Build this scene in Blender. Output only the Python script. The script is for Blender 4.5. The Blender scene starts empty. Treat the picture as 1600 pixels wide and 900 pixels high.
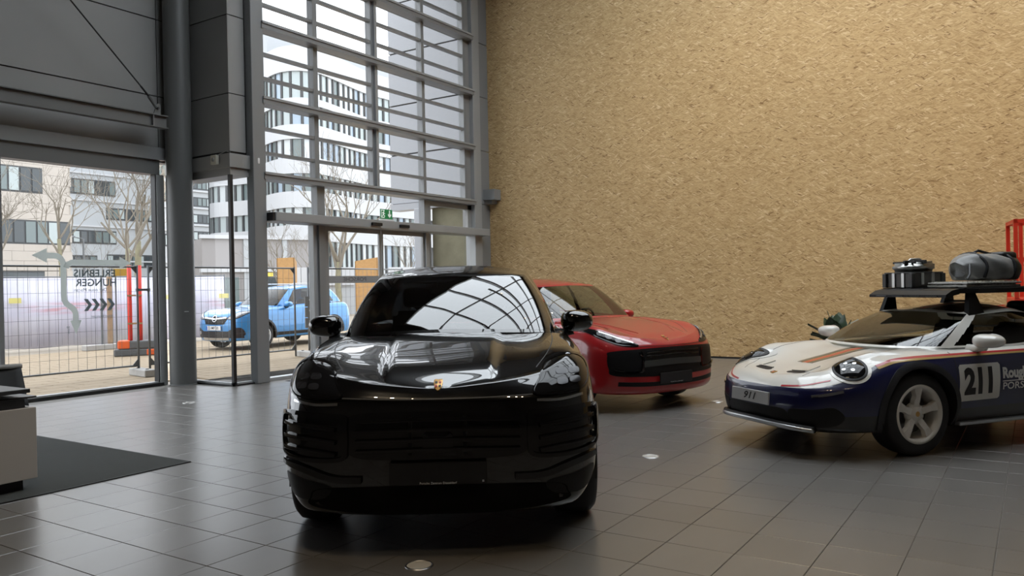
import bpy, bmesh, math, random
import numpy as np
from mathutils import Vector, Matrix
from mathutils.bvhtree import BVHTree

random.seed(7)
rng = np.random.RandomState(11)
scene = bpy.context.scene
COL = scene.collection

# ------------------------------------------------------------------ camera
CAM_F, PITCH, ROLL, YAW, CAM_H = 1253.18, 0.003544, -0.01997, 0.58004, 1.5
def _cam_rows():
    u = np.array([math.sin(YAW), 0, math.cos(YAW)]); v = np.array([-math.cos(YAW), 0, math.sin(YAW)])
    M = np.stack([u, v, np.array([0, -1.0, 0])], 1)
    cp, sp = math.cos(PITCH), math.sin(PITCH); cr, sr = math.cos(ROLL), math.sin(ROLL)
    P = np.array([[1, 0, 0], [0, cp, -sp], [0, sp, cp]]); Z = np.array([[cr, -sr, 0], [sr, cr, 0], [0, 0, 1]])
    return Z @ P @ M
_R = _cam_rows()
cam_data = bpy.data.cameras.new('camera'); cam = bpy.data.objects.new('camera', cam_data); COL.objects.link(cam)
cam_data.sensor_width = 36.0; cam_data.lens = CAM_F / 1600 * 36.0
cam_data.clip_end = 600; cam_data.clip_start = 0.05
_m = Matrix.Identity(4)
for i in range(3):
    _m[i][0] = _R[0, i]; _m[i][1] = -_R[1, i]; _m[i][2] = -_R[2, i]
_m[0][3], _m[1][3], _m[2][3] = 0, 0, CAM_H
cam.matrix_world = _m
scene.camera = cam

# ------------------------------------------------------------------ sky and exposure (overcast day)
SKY = 5.4
world = bpy.data.worlds.new('overcast_sky'); scene.world = world; world.use_nodes = True
bg = world.node_tree.nodes['Background']; bg.inputs[0].default_value = (0.93, 0.96, 1.0, 1); bg.inputs[1].default_value = SKY
scene.view_settings.view_transform = 'Standard'; scene.view_settings.look = 'None'
scene.view_settings.exposure = 0.0; scene.view_settings.gamma = 1.0; scene.view_settings.use_curve_mapping = False
scene.cycles.max_bounces = 10; scene.cycles.diffuse_bounces = 4; scene.cycles.glossy_bounces = 5
scene.cycles.transparent_max_bounces = 24; scene.cycles.transmission_bounces = 6
scene.cycles.sample_clamp_indirect = 6.0

# ------------------------------------------------------------------ helpers: materials
MATS = {}
def mat(name, col=(0.5, 0.5, 0.5), rough=0.5, metal=0.0, spec=0.5, coat=0.0, emit=None, estr=1.0, noise=None, bump=None):
    """principled material; noise=(scale, amount) varies the colour, bump=(scale, strength) adds fine relief"""
    if name in MATS: return MATS[name]
    m = bpy.data.materials.new(name); m.use_nodes = True; nt = m.node_tree; b = nt.nodes['Principled BSDF']
    b.inputs['Base Color'].default_value = (*col, 1); b.inputs['Roughness'].default_value = rough
    b.inputs['Metallic'].default_value = metal; b.inputs['Specular IOR Level'].default_value = spec
    if coat: b.inputs['Coat Weight'].default_value = coat; b.inputs['Coat Roughness'].default_value = 0.02
    if emit is not None:
        b.inputs['Emission Color'].default_value = (*emit, 1); b.inputs['Emission Strength'].default_value = estr
    if noise or bump:
        tc = nt.nodes.new('ShaderNodeTexCoord')
    if noise:
        n = nt.nodes.new('ShaderNodeTexNoise'); n.inputs['Scale'].default_value = noise[0]; n.inputs['Detail'].default_value = 4
        nt.links.new(tc.outputs['Object'], n.inputs['Vector'])
        mx = nt.nodes.new('ShaderNodeMix'); mx.data_type = 'RGBA'
        a = noise[1]
        mx.inputs[6].default_value = (*[max(0, c * (1 - a)) for c in col], 1); mx.inputs[7].default_value = (*[min(1, c * (1 + a)) for c in col], 1)
        nt.links.new(n.outputs['Fac'], mx.inputs[0]); nt.links.new(mx.outputs[2], b.inputs['Base Color'])
    if bump:
        n2 = nt.nodes.new('ShaderNodeTexNoise'); n2.inputs['Scale'].default_value = bump[0]; n2.inputs['Detail'].default_value = 5
        nt.links.new(tc.outputs['Object'], n2.inputs['Vector'])
        bp = nt.nodes.new('ShaderNodeBump'); bp.inputs['Strength'].default_value = bump[1]; bp.inputs['Distance'].default_value = 0.01
        nt.links.new(n2.outputs['Fac'], bp.inputs['Height']); nt.links.new(bp.outputs['Normal'], b.inputs['Normal'])
    MATS[name] = m
    return m

def glass_mat(name, tint=(0.9, 0.93, 0.93), rough=0.0, refl=1.0, ior=1.5):
    """thin pane: tinted see-through plus fresnel reflection"""
    if name in MATS: return MATS[name]
    m = bpy.data.materials.new(name); m.use_nodes = True; nt = m.node_tree
    for n in list(nt.nodes): nt.nodes.remove(n)
    out = nt.nodes.new('ShaderNodeOutputMaterial'); mx = nt.nodes.new('ShaderNodeMixShader')
    tr = nt.nodes.new('ShaderNodeBsdfTransparent'); gl = nt.nodes.new('ShaderNodeBsdfGlossy')
    tr.inputs[0].default_value = (*tint, 1); gl.inputs['Roughness'].default_value = rough
    gl.inputs[0].default_value = (refl, refl, refl, 1)
    fr = nt.nodes.new('ShaderNodeFresnel'); fr.inputs[0].default_value = ior
    geo = nt.nodes.new('ShaderNodeNewGeometry'); mul = nt.nodes.new('ShaderNodeMath'); mul.operation = 'MULTIPLY_ADD'
    # from behind the pane use the same outside index
    mul.inputs[1].default_value = (1.0 / ior) - ior; mul.inputs[2].default_value = ior
    nt.links.new(geo.outputs['Backfacing'], mul.inputs[0]); nt.links.new(mul.outputs[0], fr.inputs[0])
    # IOR node flips on back faces by itself, so feed the reciprocal there
    nt.links.new(fr.outputs[0], mx.inputs[0]); nt.links.new(tr.outputs[0], mx.inputs[1]); nt.links.new(gl.outputs[0], mx.inputs[2])
    nt.links.new(mx.outputs[0], out.inputs[0]); MATS[name] = m
    return m

# ------------------------------------------------------------------ helpers: objects
def tag(o, label=None, cat=None, group=None, kind=None):
    if label: o['label'] = label
    if cat: o['category'] = cat
    if group: o['group'] = group
    if kind: o['kind'] = kind
    return o
def empty(name, loc=(0, 0, 0), rz=0.0, label=None, cat=None, group=None, kind=None, parent=None):
    o = bpy.data.objects.new(name, None); COL.objects.link(o); o.location = loc; o.rotation_euler = (0, 0, rz)
    o.empty_display_size = 0.1
    if parent: o.parent = parent
    return tag(o, label, cat, group, kind)
def mesh_obj(name, verts, faces, m, parent=None, smooth=False):
    me = bpy.data.meshes.new(name); me.from_pydata([tuple(v) for v in verts], [], [tuple(f) for f in faces]); me.update()
    if smooth: me.polygons.foreach_set('use_smooth', [True] * len(me.polygons))
    o = bpy.data.objects.new(name, me); COL.objects.link(o)
    if m: me.materials.append(m)
    if parent: o.parent = parent
    return o
def inst(src, name, loc, parent=None, rz=0.0, scale=None, rot=None):
    o = bpy.data.objects.new(name, src.data if hasattr(src, 'data') else src); COL.objects.link(o)
    o.location = loc; o.rotation_euler = rot if rot else (0, 0, rz)
    if scale: o.scale = scale
    if parent: o.parent = parent
    return o
def copy_tree(o, parent=None, loc=None, rz=None):
    c = o.copy(); COL.objects.link(c)
    if parent: c.parent = parent
    if loc is not None: c.location = loc
    if rz is not None: c.rotation_euler = (0, 0, rz)
    for ch in list(o.children): copy_tree(ch, c)
    return c

class MB:
    """collects simple solids into one mesh"""
    def __init__(s): s.v = []; s.f = []
    def add(s, vs, fs):
        n = len(s.v); s.v += [tuple(map(float, v)) for v in vs]; s.f += [tuple(i + n for i in f) for f in fs]; return s
    def box(s, x0, x1, y0, y1, z0, z1):
        return s.add([(x0, y0, z0), (x1, y0, z0), (x1, y1, z0), (x0, y1, z0), (x0, y0, z1), (x1, y0, z1), (x1, y1, z1), (x0, y1, z1)],
                     [(0, 3, 2, 1), (4, 5, 6, 7), (0, 1, 5, 4), (1, 2, 6, 5), (2, 3, 7, 6), (3, 0, 4, 7)])
    def bbox(s, x0, x1, y0, y1, z0, z1, b=0.01):
        """box with chamfered edges"""
        bm = bmesh.new(); bmesh.ops.create_cube(bm, size=1)
        for v in bm.verts: v.co = Vector(((x0 + x1) / 2 + v.co.x * (x1 - x0), (y0 + y1) / 2 + v.co.y * (y1 - y0), (z0 + z1) / 2 + v.co.z * (z1 - z0)))
        bmesh.ops.bevel(bm, geom=bm.edges[:], offset=b, segments=2, affect='EDGES', profile=0.5)
        return s.bm(bm)
    def bm(s, bm):
        bm.verts.index_update(); s.add([v.co for v in bm.verts], [[v.index for v in f.verts] for f in bm.faces]); bm.free(); return s
    def tube(s, pts, r, n=8, caps=True, closed=False):
        pts = [Vector(p) for p in pts]; rs = r if isinstance(r, (list, tuple)) else [r] * len(pts)
        rings = []; up0 = None; N = len(pts)
        for i, p in enumerate(pts):
            if closed: d = pts[(i + 1) % N] - pts[i - 1]
            else: d = (pts[min(i + 1, N - 1)] - pts[max(i - 1, 0)])
            d = d.normalized() if d.length > 1e-9 else Vector((0, 0, 1))
            if up0 is None:
                a = Vector((0, 0, 1)) if abs(d.z) < 0.9 else Vector((1, 0, 0))
                e1 = d.cross(a).normalized()
            else:
                e1 = (up0 - d * up0.dot(d)); e1 = e1.normalized() if e1.length > 1e-6 else d.orthogonal().normalized()
            up0 = e1; e2 = d.cross(e1)
            rings.append([p + (e1 * math.cos(2 * math.pi * k / n) + e2 * math.sin(2 * math.pi * k / n)) * rs[i] for k in range(n)])
        vs = [v for rg in rings for v in rg]; fs = []
        M = N if closed else N - 1
        for i in range(M):
            j = (i + 1) % N
            for k in range(n):
                fs.append((i * n + k, i * n + (k + 1) % n, j * n + (k + 1) % n, j * n + k))
        if caps and not closed:
            fs.append(tuple(range(n - 1, -1, -1))); fs.append(tuple((N - 1) * n + k for k in range(n)))
        return s.add(vs, fs)
    def bar(s, a, b, w, h=None):
        """square section bar between two points"""
        a, b = Vector(a), Vector(b); h = h or w; d = (b - a).normalized()
        up = Vector((0, 0, 1)) if abs(d.z) < 0.95 else Vector((0, 1, 0))
        e1 = d.cross(up).normalized() * (w / 2); e2 = e1.cross(d).normalized() * (h / 2)
        vs = [a + e1 + e2, a - e1 + e2, a - e1 - e2, a + e1 - e2, b + e1 + e2, b - e1 + e2, b - e1 - e2, b + e1 - e2]
        return s.add(vs, [(0, 1, 2, 3), (7, 6, 5, 4), (0, 4, 5, 1), (1, 5, 6, 2), (2, 6, 7, 3), (3, 7, 4, 0)])
    def lathe(s, prof, n=32, axis='z', c=(0, 0, 0), caps=False):
        """profile of (radius, height) turned about an axis"""
        vs = []; fs = []
        for (r, h) in prof:
            for k in range(n):
                a = 2 * math.pi * k / n; p = (r * math.cos(a), r * math.sin(a), h)
                if axis == 'y': p = (p[0], p[2], -p[1])
                if axis == 'x': p = (p[2], p[0], p[1])
                vs.append((p[0] + c[0], p[1] + c[1], p[2] + c[2]))
        for i in range(len(prof) - 1):
            for k in range(n): fs.append((i * n + k, i * n + (k + 1) % n, (i + 1) * n + (k + 1) % n, (i + 1) * n + k))
        if caps: fs.append(tuple(range(n - 1, -1, -1))); fs.append(tuple((len(prof) - 1) * n + k for k in range(n)))
        return s.add(vs, fs)
    def prism(s, poly, fn0, fn1):
        """polygon (2d) extruded between the two mappings fn0 and fn1"""
        n = len(poly); vs = [fn0(*p) for p in poly] + [fn1(*p) for p in poly]
        fs = [tuple(range(n - 1, -1, -1)), tuple(range(n, 2 * n))] + [(i, (i + 1) % n, (i + 1) % n + n, i + n) for i in range(n)]
        return s.add(vs, fs)
    def build(s, name, m, parent=None, smooth=False, kind=None):
        o = mesh_obj(name, s.v, s.f, m, parent, smooth)
        if kind: o['kind'] = kind
        return o
def autosmooth(o, ang=35):
    """smooth shading with sharp edges kept where faces meet steeply"""
    me = o.data; bm = bmesh.new(); bm.from_mesh(me)
    for e in bm.edges:
        if len(e.link_faces) == 2 and e.calc_face_angle(0) > math.radians(ang): e.smooth = False
    for f in bm.faces: f.smooth = True
    bm.to_mesh(me); bm.free(); return o
def recalc(o):
    bm = bmesh.new(); bm.from_mesh(o.data); bmesh.ops.recalc_face_normals(bm, faces=bm.faces[:]); bm.to_mesh(o.data); bm.free(); return o

def text_mesh(txt, size=1.0, bold=0.0, shear=0.0, align='CENTER', extr=0.0, sx=1.0):
    """(verts, faces) of lettering in the xy plane"""
    cu = bpy.data.curves.new('lettering', 'FONT'); cu.body = txt; cu.size = size; cu.offset = bold; cu.shear = shear
    cu.align_x = align; cu.align_y = 'CENTER'; cu.extrude = extr; cu.resolution_u = 3
    o = bpy.data.objects.new('lettering', cu); COL.objects.link(o)
    bpy.context.view_layer.update()
    dg = bpy.context.evaluated_depsgraph_get(); me = o.evaluated_get(dg).to_mesh()
    vs = [(v.co.x * sx, v.co.y, v.co.z) for v in me.vertices]; fs = [tuple(p.vertices) for p in me.polygons]
    o.evaluated_get(dg).to_mesh_clear(); bpy.data.objects.remove(o); bpy.data.curves.remove(cu)
    return vs, fs

# ------------------------------------------------------------------ materials of the room
M_CLAD = mat('dark_metal_cladding', (0.28, 0.278, 0.27), 0.42, 0.0, 0.5, noise=(1.2, 0.06))
M_COLUMN = mat('grey_painted_steel', (0.150, 0.153, 0.150), 0.40)
M_FRAME = mat('grey_window_frame', (0.25, 0.257, 0.26), 0.38, 0.1)
M_FRAMEL = mat('light_grey_frame', (0.36, 0.37, 0.372), 0.38, 0.1)
M_BLACK = mat('black_rubber', (0.012, 0.012, 0.013), 0.5)
M_GLASS = glass_mat('facade_glass', (0.56, 0.573, 0.585), refl=0.6)
M_SKYGLASS = glass_mat('roof_glass', (0.86, 0.9, 0.92))
M_CEIL = mat('dark_ceiling', (0.045, 0.045, 0.047), 0.7)
M_BACKWALL = mat('grey_plaster', (0.18, 0.175, 0.165), 0.8)
M_STEEL = mat('brushed_steel', (0.5, 0.5, 0.5), 0.35, 1.0)
M_GROUT = mat('grey_grout', (0.17, 0.16, 0.145), 0.8)

def tile_material():
    m = bpy.data.materials.new('grey_floor_tile'); m.use_nodes = True; nt = m.node_tree; b = nt.nodes['Principled BSDF']
    oi = nt.nodes.new('ShaderNodeObjectInfo'); geo = nt.nodes.new('ShaderNodeNewGeometry')
    n = nt.nodes.new('ShaderNodeTexNoise'); n.inputs['Scale'].default_value = 2.2; n.inputs['Detail'].default_value = 6
    mp = nt.nodes.new('ShaderNodeMapping'); mp.inputs['Scale'].default_value = (1, 3.0, 1)
    nt.links.new(geo.outputs['Position'], mp.inputs[0]); nt.links.new(mp.outputs[0], n.inputs['Vector'])
    add = nt.nodes.new('ShaderNodeMath'); add.operation = 'MULTIPLY_ADD'; add.inputs[1].default_value = 0.35
    nt.links.new(oi.outputs['Random'], add.inputs[0]); nt.links.new(n.outputs['Fac'], add.inputs[2])
    r = nt.nodes.new('ShaderNodeValToRGB'); r.color_ramp.elements[0].position = 0.35; r.color_ramp.elements[1].position = 0.95
    r.color_ramp.elements[0].color = (0.128, 0.120, 0.110, 1); r.color_ramp.elements[1].color = (0.155, 0.146, 0.134, 1)
    nt.links.new(add.outputs[0], r.inputs[0]); nt.links.new(r.outputs[0], b.inputs['Base Color'])
    b.inputs['Specular IOR Level'].default_value = 1.0
    mr = nt.nodes.new('ShaderNodeMapRange'); mr.inputs[3].default_value = 0.27; mr.inputs[4].default_value = 0.31
    nt.links.new(n.outputs['Fac'], mr.inputs[0]); nt.links.new(mr.outputs[0], b.inputs['Roughness'])
    return m
M_TILE = tile_material()

def osb_material():
    """oriented strand board: three layers of long flakes lying at different angles"""
    m = bpy.data.materials.new('oriented_strand_board'); m.use_nodes = True; nt = m.node_tree; b = nt.nodes['Principled BSDF']
    N = nt.nodes.new; L = nt.links.new
    geo = N('ShaderNodeTexCoord')
    sep = N('ShaderNodeSeparateXYZ'); L(geo.outputs['Object'], sep.inputs[0])
    cmb = N('ShaderNodeCombineXYZ'); L(sep.outputs['Y'], cmb.inputs[0]); L(sep.outputs['Z'], cmb.inputs[1])
    warp = N('ShaderNodeTexNoise'); warp.inputs['Scale'].default_value = 3.2; warp.inputs['Detail'].default_value = 3; L(cmb.outputs[0], warp.inputs['Vector'])
    ws = N('ShaderNodeVectorMath'); ws.operation = 'MULTIPLY_ADD'; ws.inputs[1].default_value = (0.12, 0.12, 0); L(warp.outputs['Color'], ws.inputs[0]); L(cmb.outputs[0], ws.inputs[2])
    prev = None; facs = []
    for i, (ang, sx, sy) in enumerate([(0.06, 9.5, 62.0), (-0.38, 11.0, 70.0), (0.55, 13.0, 75.0)]):
        mp = N('ShaderNodeMapping'); mp.vector_type = 'TEXTURE'; mp.inputs['Rotation'].default_value = (0, 0, ang); mp.inputs['Scale'].default_value = (1 / sx, 1 / sy, 1)
        mp.inputs['Location'].default_value = (i * 3.7, i * 1.3, 0)
        L(ws.outputs[0], mp.inputs[0])
        vo = N('ShaderNodeTexVoronoi'); vo.voronoi_dimensions = '2D'; vo.inputs['Scale'].default_value = 1.0; L(mp.outputs[0], vo.inputs['Vector'])
        sc = N('ShaderNodeSeparateColor'); L(vo.outputs['Color'], sc.inputs[0])
        facs.append(sc)
    # choose per flake which layer lies on top
    s1 = N('ShaderNodeMath'); s1.operation = 'GREATER_THAN'; s1.inputs[1].default_value = 0.55; L(facs[1].outputs[1], s1.inputs[0])
    s2 = N('ShaderNodeMath'); s2.operation = 'GREATER_THAN'; s2.inputs[1].default_value = 0.68; L(facs[2].outputs[1], s2.inputs[0])
    m1 = N('ShaderNodeMix'); L(s1.outputs[0], m1.inputs[0]); L(facs[0].outputs[0], m1.inputs[2]); L(facs[1].outputs[0], m1.inputs[3])
    m2 = N('ShaderNodeMix'); L(s2.outputs[0], m2.inputs[0]); L(m1.outputs[0], m2.inputs[2]); L(facs[2].outputs[0], m2.inputs[3])
    ramp = N('ShaderNodeValToRGB'); cr = ramp.color_ramp
    cols = [(0.0, (0.22, 0.125, 0.05)), (0.05, (0.40, 0.26, 0.115)), (0.35, (0.49, 0.335, 0.16)), (0.65, (0.54, 0.375, 0.185)), (0.92, (0.60, 0.43, 0.22)), (1.0, (0.72, 0.56, 0.33))]
    cr.elements[0].position = cols[0][0]; cr.elements[0].color = (*cols[0][1], 1); cr.elements[1].position = 1.0; cr.elements[1].color = (*cols[-1][1], 1)
    for p, c in cols[1:-1]:
        e = cr.elements.new(p); e.color = (*c, 1)
    L(m2.outputs[0], ramp.inputs[0]); 
    big = N('ShaderNodeTexNoise'); big.inputs['Scale'].default_value = 0.35; big.inputs['Detail'].default_value = 3; L(cmb.outputs[0], big.inputs['Vector'])
    mr = N('ShaderNodeMapRange'); mr.inputs[3].default_value = 0.9; mr.inputs[4].default_value = 1.08; L(big.outputs['Fac'], mr.inputs[0])
    ml = N('ShaderNodeVectorMath'); ml.operation = 'SCALE'; L(ramp.outputs[0], ml.inputs[0]); L(mr.outputs[0], ml.inputs['Scale'])
    L(ml.outputs[0], b.inputs['Base Color'])
    b.inputs['Roughness'].default_value = 0.55; b.inputs['Specular IOR Level'].default_value = 0.3
    bp = N('ShaderNodeBump'); bp.inputs['Strength'].default_value = 0.2; bp.inputs['Distance'].default_value = 0.004; L(m2.outputs[0], bp.inputs['Height']); L(bp.outputs[0], b.inputs['Normal'])
    return m
M_OSB = osb_material()

# ------------------------------------------------------------------ room shell
OSB_X, DOOR_Y, LEFT_Y = 15.27, 10.6, 11.85
ROOM_X0, ROOM_Y0, CEIL_Z = -7.0, -9.0, 9.7

# floor: bed plus tiles laid on a 0.4 m grid
floor = MB().box(ROOM_X0, OSB_X + 0.2, ROOM_Y0, LEFT_Y + 0.02, -0.25, -0.006).build('floor', M_GROUT, kind='structure')
def _in_view(x, y):
    c = _R @ (np.array([x, y, 0.0]) - np.array([0, 0, CAM_H]))
    if c[2] < 1.5: return None
    px, py = c[0] / c[2] * CAM_F + 800, c[1] / c[2] * CAM_F + 450
    return (px, py, c[2])
T0x, T0y, TS, GAP = 3.13, 0.21, 0.401, 0.0045
def tile_verts(x, y, s, g, ch=0.002):
    a, b_ = x + g / 2, x + s - g / 2; c, d = y + g / 2, y + s - g / 2
    return [(a, c, -0.006), (b_, c, -0.006), (b_, d, -0.006), (a, d, -0.006), (a, c, -ch), (b_, c, -ch), (b_, d, -ch), (a, d, -ch),
            (a + ch, c + ch, 0), (b_ - ch, c + ch, 0), (b_ - ch, d - ch, 0), (a + ch, d - ch, 0)]
TILE_F = [(0, 1, 5, 4), (1, 2, 6, 5), (2, 3, 7, 6), (3, 0, 4, 7), (4, 5, 9, 8), (5, 6, 10, 9), (6, 7, 11, 10), (7, 4, 8, 11), (8, 9, 10, 11)]
cells = []
for i in range(-26, 31):
    for j in range(-23, 30):
        x, y = T0x + i * TS, T0y + j * TS
        if x < ROOM_X0 + 0.1 or y < ROOM_Y0 + 0.1 or x + TS > OSB_X + 0.02 or y + TS > (LEFT_Y - 0.02 if x < 7.75 else DOOR_Y + 0.05): continue
        v = _in_view(x + TS / 2, y + TS / 2)
        hidden = False
        if v:
            # under the black car's belly or the desk the photo shows nothing
            vis = -20 < v[0] < 1620 and 560 < v[1] < 910
            hidden = 470 < v[0] < 920 and 600 < v[1] < 800
        cells.append((x, y, v[2] if v and vis and not hidden else 999))
cells.sort(key=lambda c: c[2])
tile_me = bpy.data.meshes.new('tile'); tile_me.from_pydata(tile_verts(0, 0, TS, GAP), [], TILE_F); tile_me.materials.append(M_TILE); tile_me.update()
for (x, y, d) in cells[:300]: inst(tile_me, 'tile', (x, y, 0), floor)
mb = MB()
for (x, y, d) in cells[300:]: mb.add(tile_verts(x, y, TS, GAP), TILE_F)
mb.build('tile_field', M_TILE, floor, kind='stuff')

# strand board wall and a dark shadow gap at its foot
wall_r = MB().box(OSB_X, OSB_X + 0.2, ROOM_Y0, DOOR_Y + 0.15, 0.03, CEIL_Z).build('wall_right', M_OSB, kind='structure')
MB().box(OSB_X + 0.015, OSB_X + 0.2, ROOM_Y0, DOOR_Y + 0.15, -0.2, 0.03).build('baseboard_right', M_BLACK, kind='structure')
MB().box(ROOM_X0 - 0.2, OSB_X + 0.2, ROOM_Y0 - 0.2, ROOM_Y0, -0.2, CEIL_Z).build('wall_back', M_BACKWALL, kind='structure')
MB().box(ROOM_X0 - 0.2, ROOM_X0, ROOM_Y0, LEFT_Y, -0.2, CEIL_Z).build('wall_near', M_BACKWALL, kind='structure')

# ceiling with a big glazed roof light
SX0, SX1, SY0, SY1 = 5.4, 14.4, -2.2, 7.4
cm = MB()
cm.box(ROOM_X0 - 0.2, SX0, ROOM_Y0 - 0.2, LEFT_Y + 0.2, CEIL_Z, CEIL_Z + 0.3)
cm.box(SX1, OSB_X + 0.2, ROOM_Y0 - 0.2, LEFT_Y + 0.2, CEIL_Z, CEIL_Z + 0.3)
cm.box(SX0, SX1, ROOM_Y0 - 0.2, SY0, CEIL_Z, CEIL_Z + 0.3)
cm.box(SX0, SX1, SY1, LEFT_Y + 0.2, CEIL_Z, CEIL_Z + 0.3)
ceiling = cm.build('ceiling', M_CEIL, kind='structure')
nx, ny = 5, 5
for i in range(nx + 1):
    x = SX0 + (SX1 - SX0) * i / nx
    MB().box(x - 0.05, x + 0.05, SY0, SY1, CEIL_Z - 0.02, CEIL_Z + 0.26).build('rafter', M_CLAD, ceiling)
for j in range(ny + 1):
    y = SY0 + (SY1 - SY0) * j / ny
    MB().box(SX0, SX1, y - 0.035, y + 0.035, CEIL_Z + 0.03, CEIL_Z + 0.24).build('purlin', M_CLAD, ceiling)
for i in range(nx):
    for j in range(ny):
        x0 = SX0 + (SX1 - SX0) * i / nx; x1 = SX0 + (SX1 - SX0) * (i + 1) / nx; y0 = SY0 + (SY1 - SY0) * j / ny; y1 = SY0 + (SY1 - SY0) * (j + 1) / ny
        mesh_obj('roof_pane', [(x0, y0, CEIL_Z + 0.2), (x1, y0, CEIL_Z + 0.2), (x1, y1, CEIL_Z + 0.2), (x0, y1, CEIL_Z + 0.2)], [(0, 1, 2, 3)], M_SKYGLASS, ceiling)
# two lighting rails with spot lamps
M_LAMP = mat('lamp_lens', (1, 0.9, 0.75), 0.4, emit=(1.0, 0.84, 0.62), estr=14.0)
def spot_rail(x, ys, label, tilt=-38, watt=None):
    r = empty('lighting_rail', (x, 0, CEIL_Z - 0.55), 0, label, 'light rail', 'lighting rails under the roof')
    MB().box(-0.05, 0.05, ys[0] - 0.8, ys[-1] + 0.8, 0, 0.08).build('rail', M_CLAD, r)
    for y in (ys[0] - 0.6, ys[-1] + 0.6): MB().tube([(0, y, 0.08), (0, y, 0.62)], 0.012).build('hanger', M_CLAD, r)
    for y in ys:
        s = MB().lathe([(0.055, -0.22), (0.075, -0.2), (0.075, -0.03), (0.03, 0.0), (0.02, 0.02)], 16, 'z', (0, y, 0)).build('spot_lamp', M_CLAD, r)
        MB().lathe([(0.0, -0.212), (0.055, -0.212), (0.056, -0.2)], 16, 'z', (0, y, 0)).build('lens', M_LAMP, s)
        ld = bpy.data.lights.new('spot_light', 'SPOT'); ld.energy = watt or LAMP_W; ld.color = (1.0, 0.80, 0.55); ld.spot_size = math.radians(95); ld.spot_blend = 0.8; ld.shadow_soft_size = 0.08
        lo = bpy.data.objects.new('spot_light', ld); COL.objects.link(lo); lo.parent = r; lo.location = (0, y, -0.24)
        lo.rotation_euler = (0, math.radians(tilt), 0)
LAMP_W = 300
spot_rail(9.8, [-5.0, -2.5, 0.0, 2.5, 5.0], 'dark lighting rail with warm spots aimed at the strand board wall')
spot_rail(0.9, [-3.0, -2.2, -1.4, 2.0, 2.8, 3.6], 'dark lighting rail with warm spots over the camera side of the hall', 0, 160)

# ------------------------------------------------------------------ glazed entrance facade (window_1)
win1 = empty('window_1', (0, 0, 0), kind='structure')
def wbox(nm, x0, x1, y0, y1, z0, z1, m=M_FRAME, par=None, bev=0.0):
    mb = MB()
    if bev: mb.bbox(x0, x1, y0, y1, z0, z1, bev)
    else: mb.box(x0, x1, y0, y1, z0, z1)
    return mb.build(nm, m, par or win1)
Yf = DOOR_Y
MAJ = [3.36, 4.59, 5.81, 7.04, 8.27, 9.5]
MUL = [(8.74, 8.78), (9.93, 10.03), (11.40, 11.58), (12.91, 13.0), (14.35, 14.44)]
wbox('edge_frame', 14.44, 14.59, Yf + 0.0, Yf + 0.14, 2.77, CEIL_Z, M_CLAD)
for k, (a, b_) in enumerate(MUL[1:]):
    wbox('mullion', a, b_, Yf - 0.01, Yf + 0.13, 3.36, CEIL_Z)
wbox('mullion', 11.46, 11.52, Yf - 0.06, Yf - 0.01, 3.36, CEIL_Z, M_FRAMEL)
for z in MAJ:
    wbox('transom', 8.70, 14.56, Yf - 0.16, Yf + 0.12, z - 0.055, z + 0.055)
    wbox('transom', 8.70, 14.56, Yf - 0.18, Yf - 0.16, z + 0.02, z + 0.06, M_FRAMEL)
for z in MAJ[:-1]:
    for dz in (0.40, 0.80):
        for k in range(4):
            wbox('glazing_bar', MUL[k][1], MUL[k + 1][0], Yf + 0.0, Yf + 0.09, z + dz - 0.025, z + dz + 0.025)
        zz = [z + 0.055, z + 0.40, z + 0.80, z + 1.17]
def pane(x0, x1, z0, z1, y=Yf + 0.07, par=None, nm='pane', m=None):
    return mesh_obj(nm, [(x0, y, z0), (x1, y, z0), (x1, y, z1), (x0, y, z1)], [(0, 1, 2, 3)], m or M_GLASS, par or win1)
for z in MAJ[:-1]:
    zs = [z + 0.05, z + 0.40, z + 0.80, min(z + 1.18, CEIL_Z)]
    for a in range(3):
        for k in range(4): pane(MUL[k][1] - 0.01, MUL[k + 1][0] + 0.01, zs[a], zs[a + 1])
# posts at both ends
wbox('post', 8.49, 8.74, Yf - 0.14, Yf + 0.03, 0, CEIL_Z, M_FRAME, bev=0.012)
wbox('post', 14.58, 14.85, Yf - 0.10, Yf + 0.17, 0, CEIL_Z, M_FRAMEL, bev=0.012)
for z in [0] + MAJ:
    zt = z + 1.21 if z else 3.35
    wbox('cover_panel', 14.86, 15.262, Yf - 0.03, Yf + 0.14, z + 0.006, zt, M_FRAME)
wbox('bracket', 15.0, 15.262, Yf - 0.34, Yf - 0.03, 3.45, 3.69, M_FRAME); wbox('bracket', 15.06, 15.262, Yf - 0.24, Yf - 0.03, 3.37, 3.45, M_CLAD)
# zone between transom and door head
for (a, b_) in ((9.95, 10.13), (12.9, 13.1)): wbox('mullion', a, b_, Yf - 0.02, Yf + 0.13, 2.77, 3.31)
for (a, b_) in ((8.74, 9.95), (10.13, 12.9), (13.1, 14.58)): pane(a, b_, 2.77, 3.31)
wbox('glazing_bar', 13.1, 14.58, Yf + 0.0, Yf + 0.09, 3.2, 3.3)
# door head beam with its end cap and two motion sensors
head = wbox('door_head', 8.79, 14.86, Yf - 0.30, Yf + 0.13, 2.62, 2.77, M_FRAMEL, bev=0.01)
wbox('end_cap', 8.74, 8.79, Yf - 0.28, Yf + 0.1, 2.63, 2.76, M_BLACK)
for x in (11.0, 11.78): wbox('motion_sensor', x, x + 0.27, Yf - 0.35, Yf - 0.30, 2.655, 2.715, M_BLACK, bev=0.012)
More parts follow.
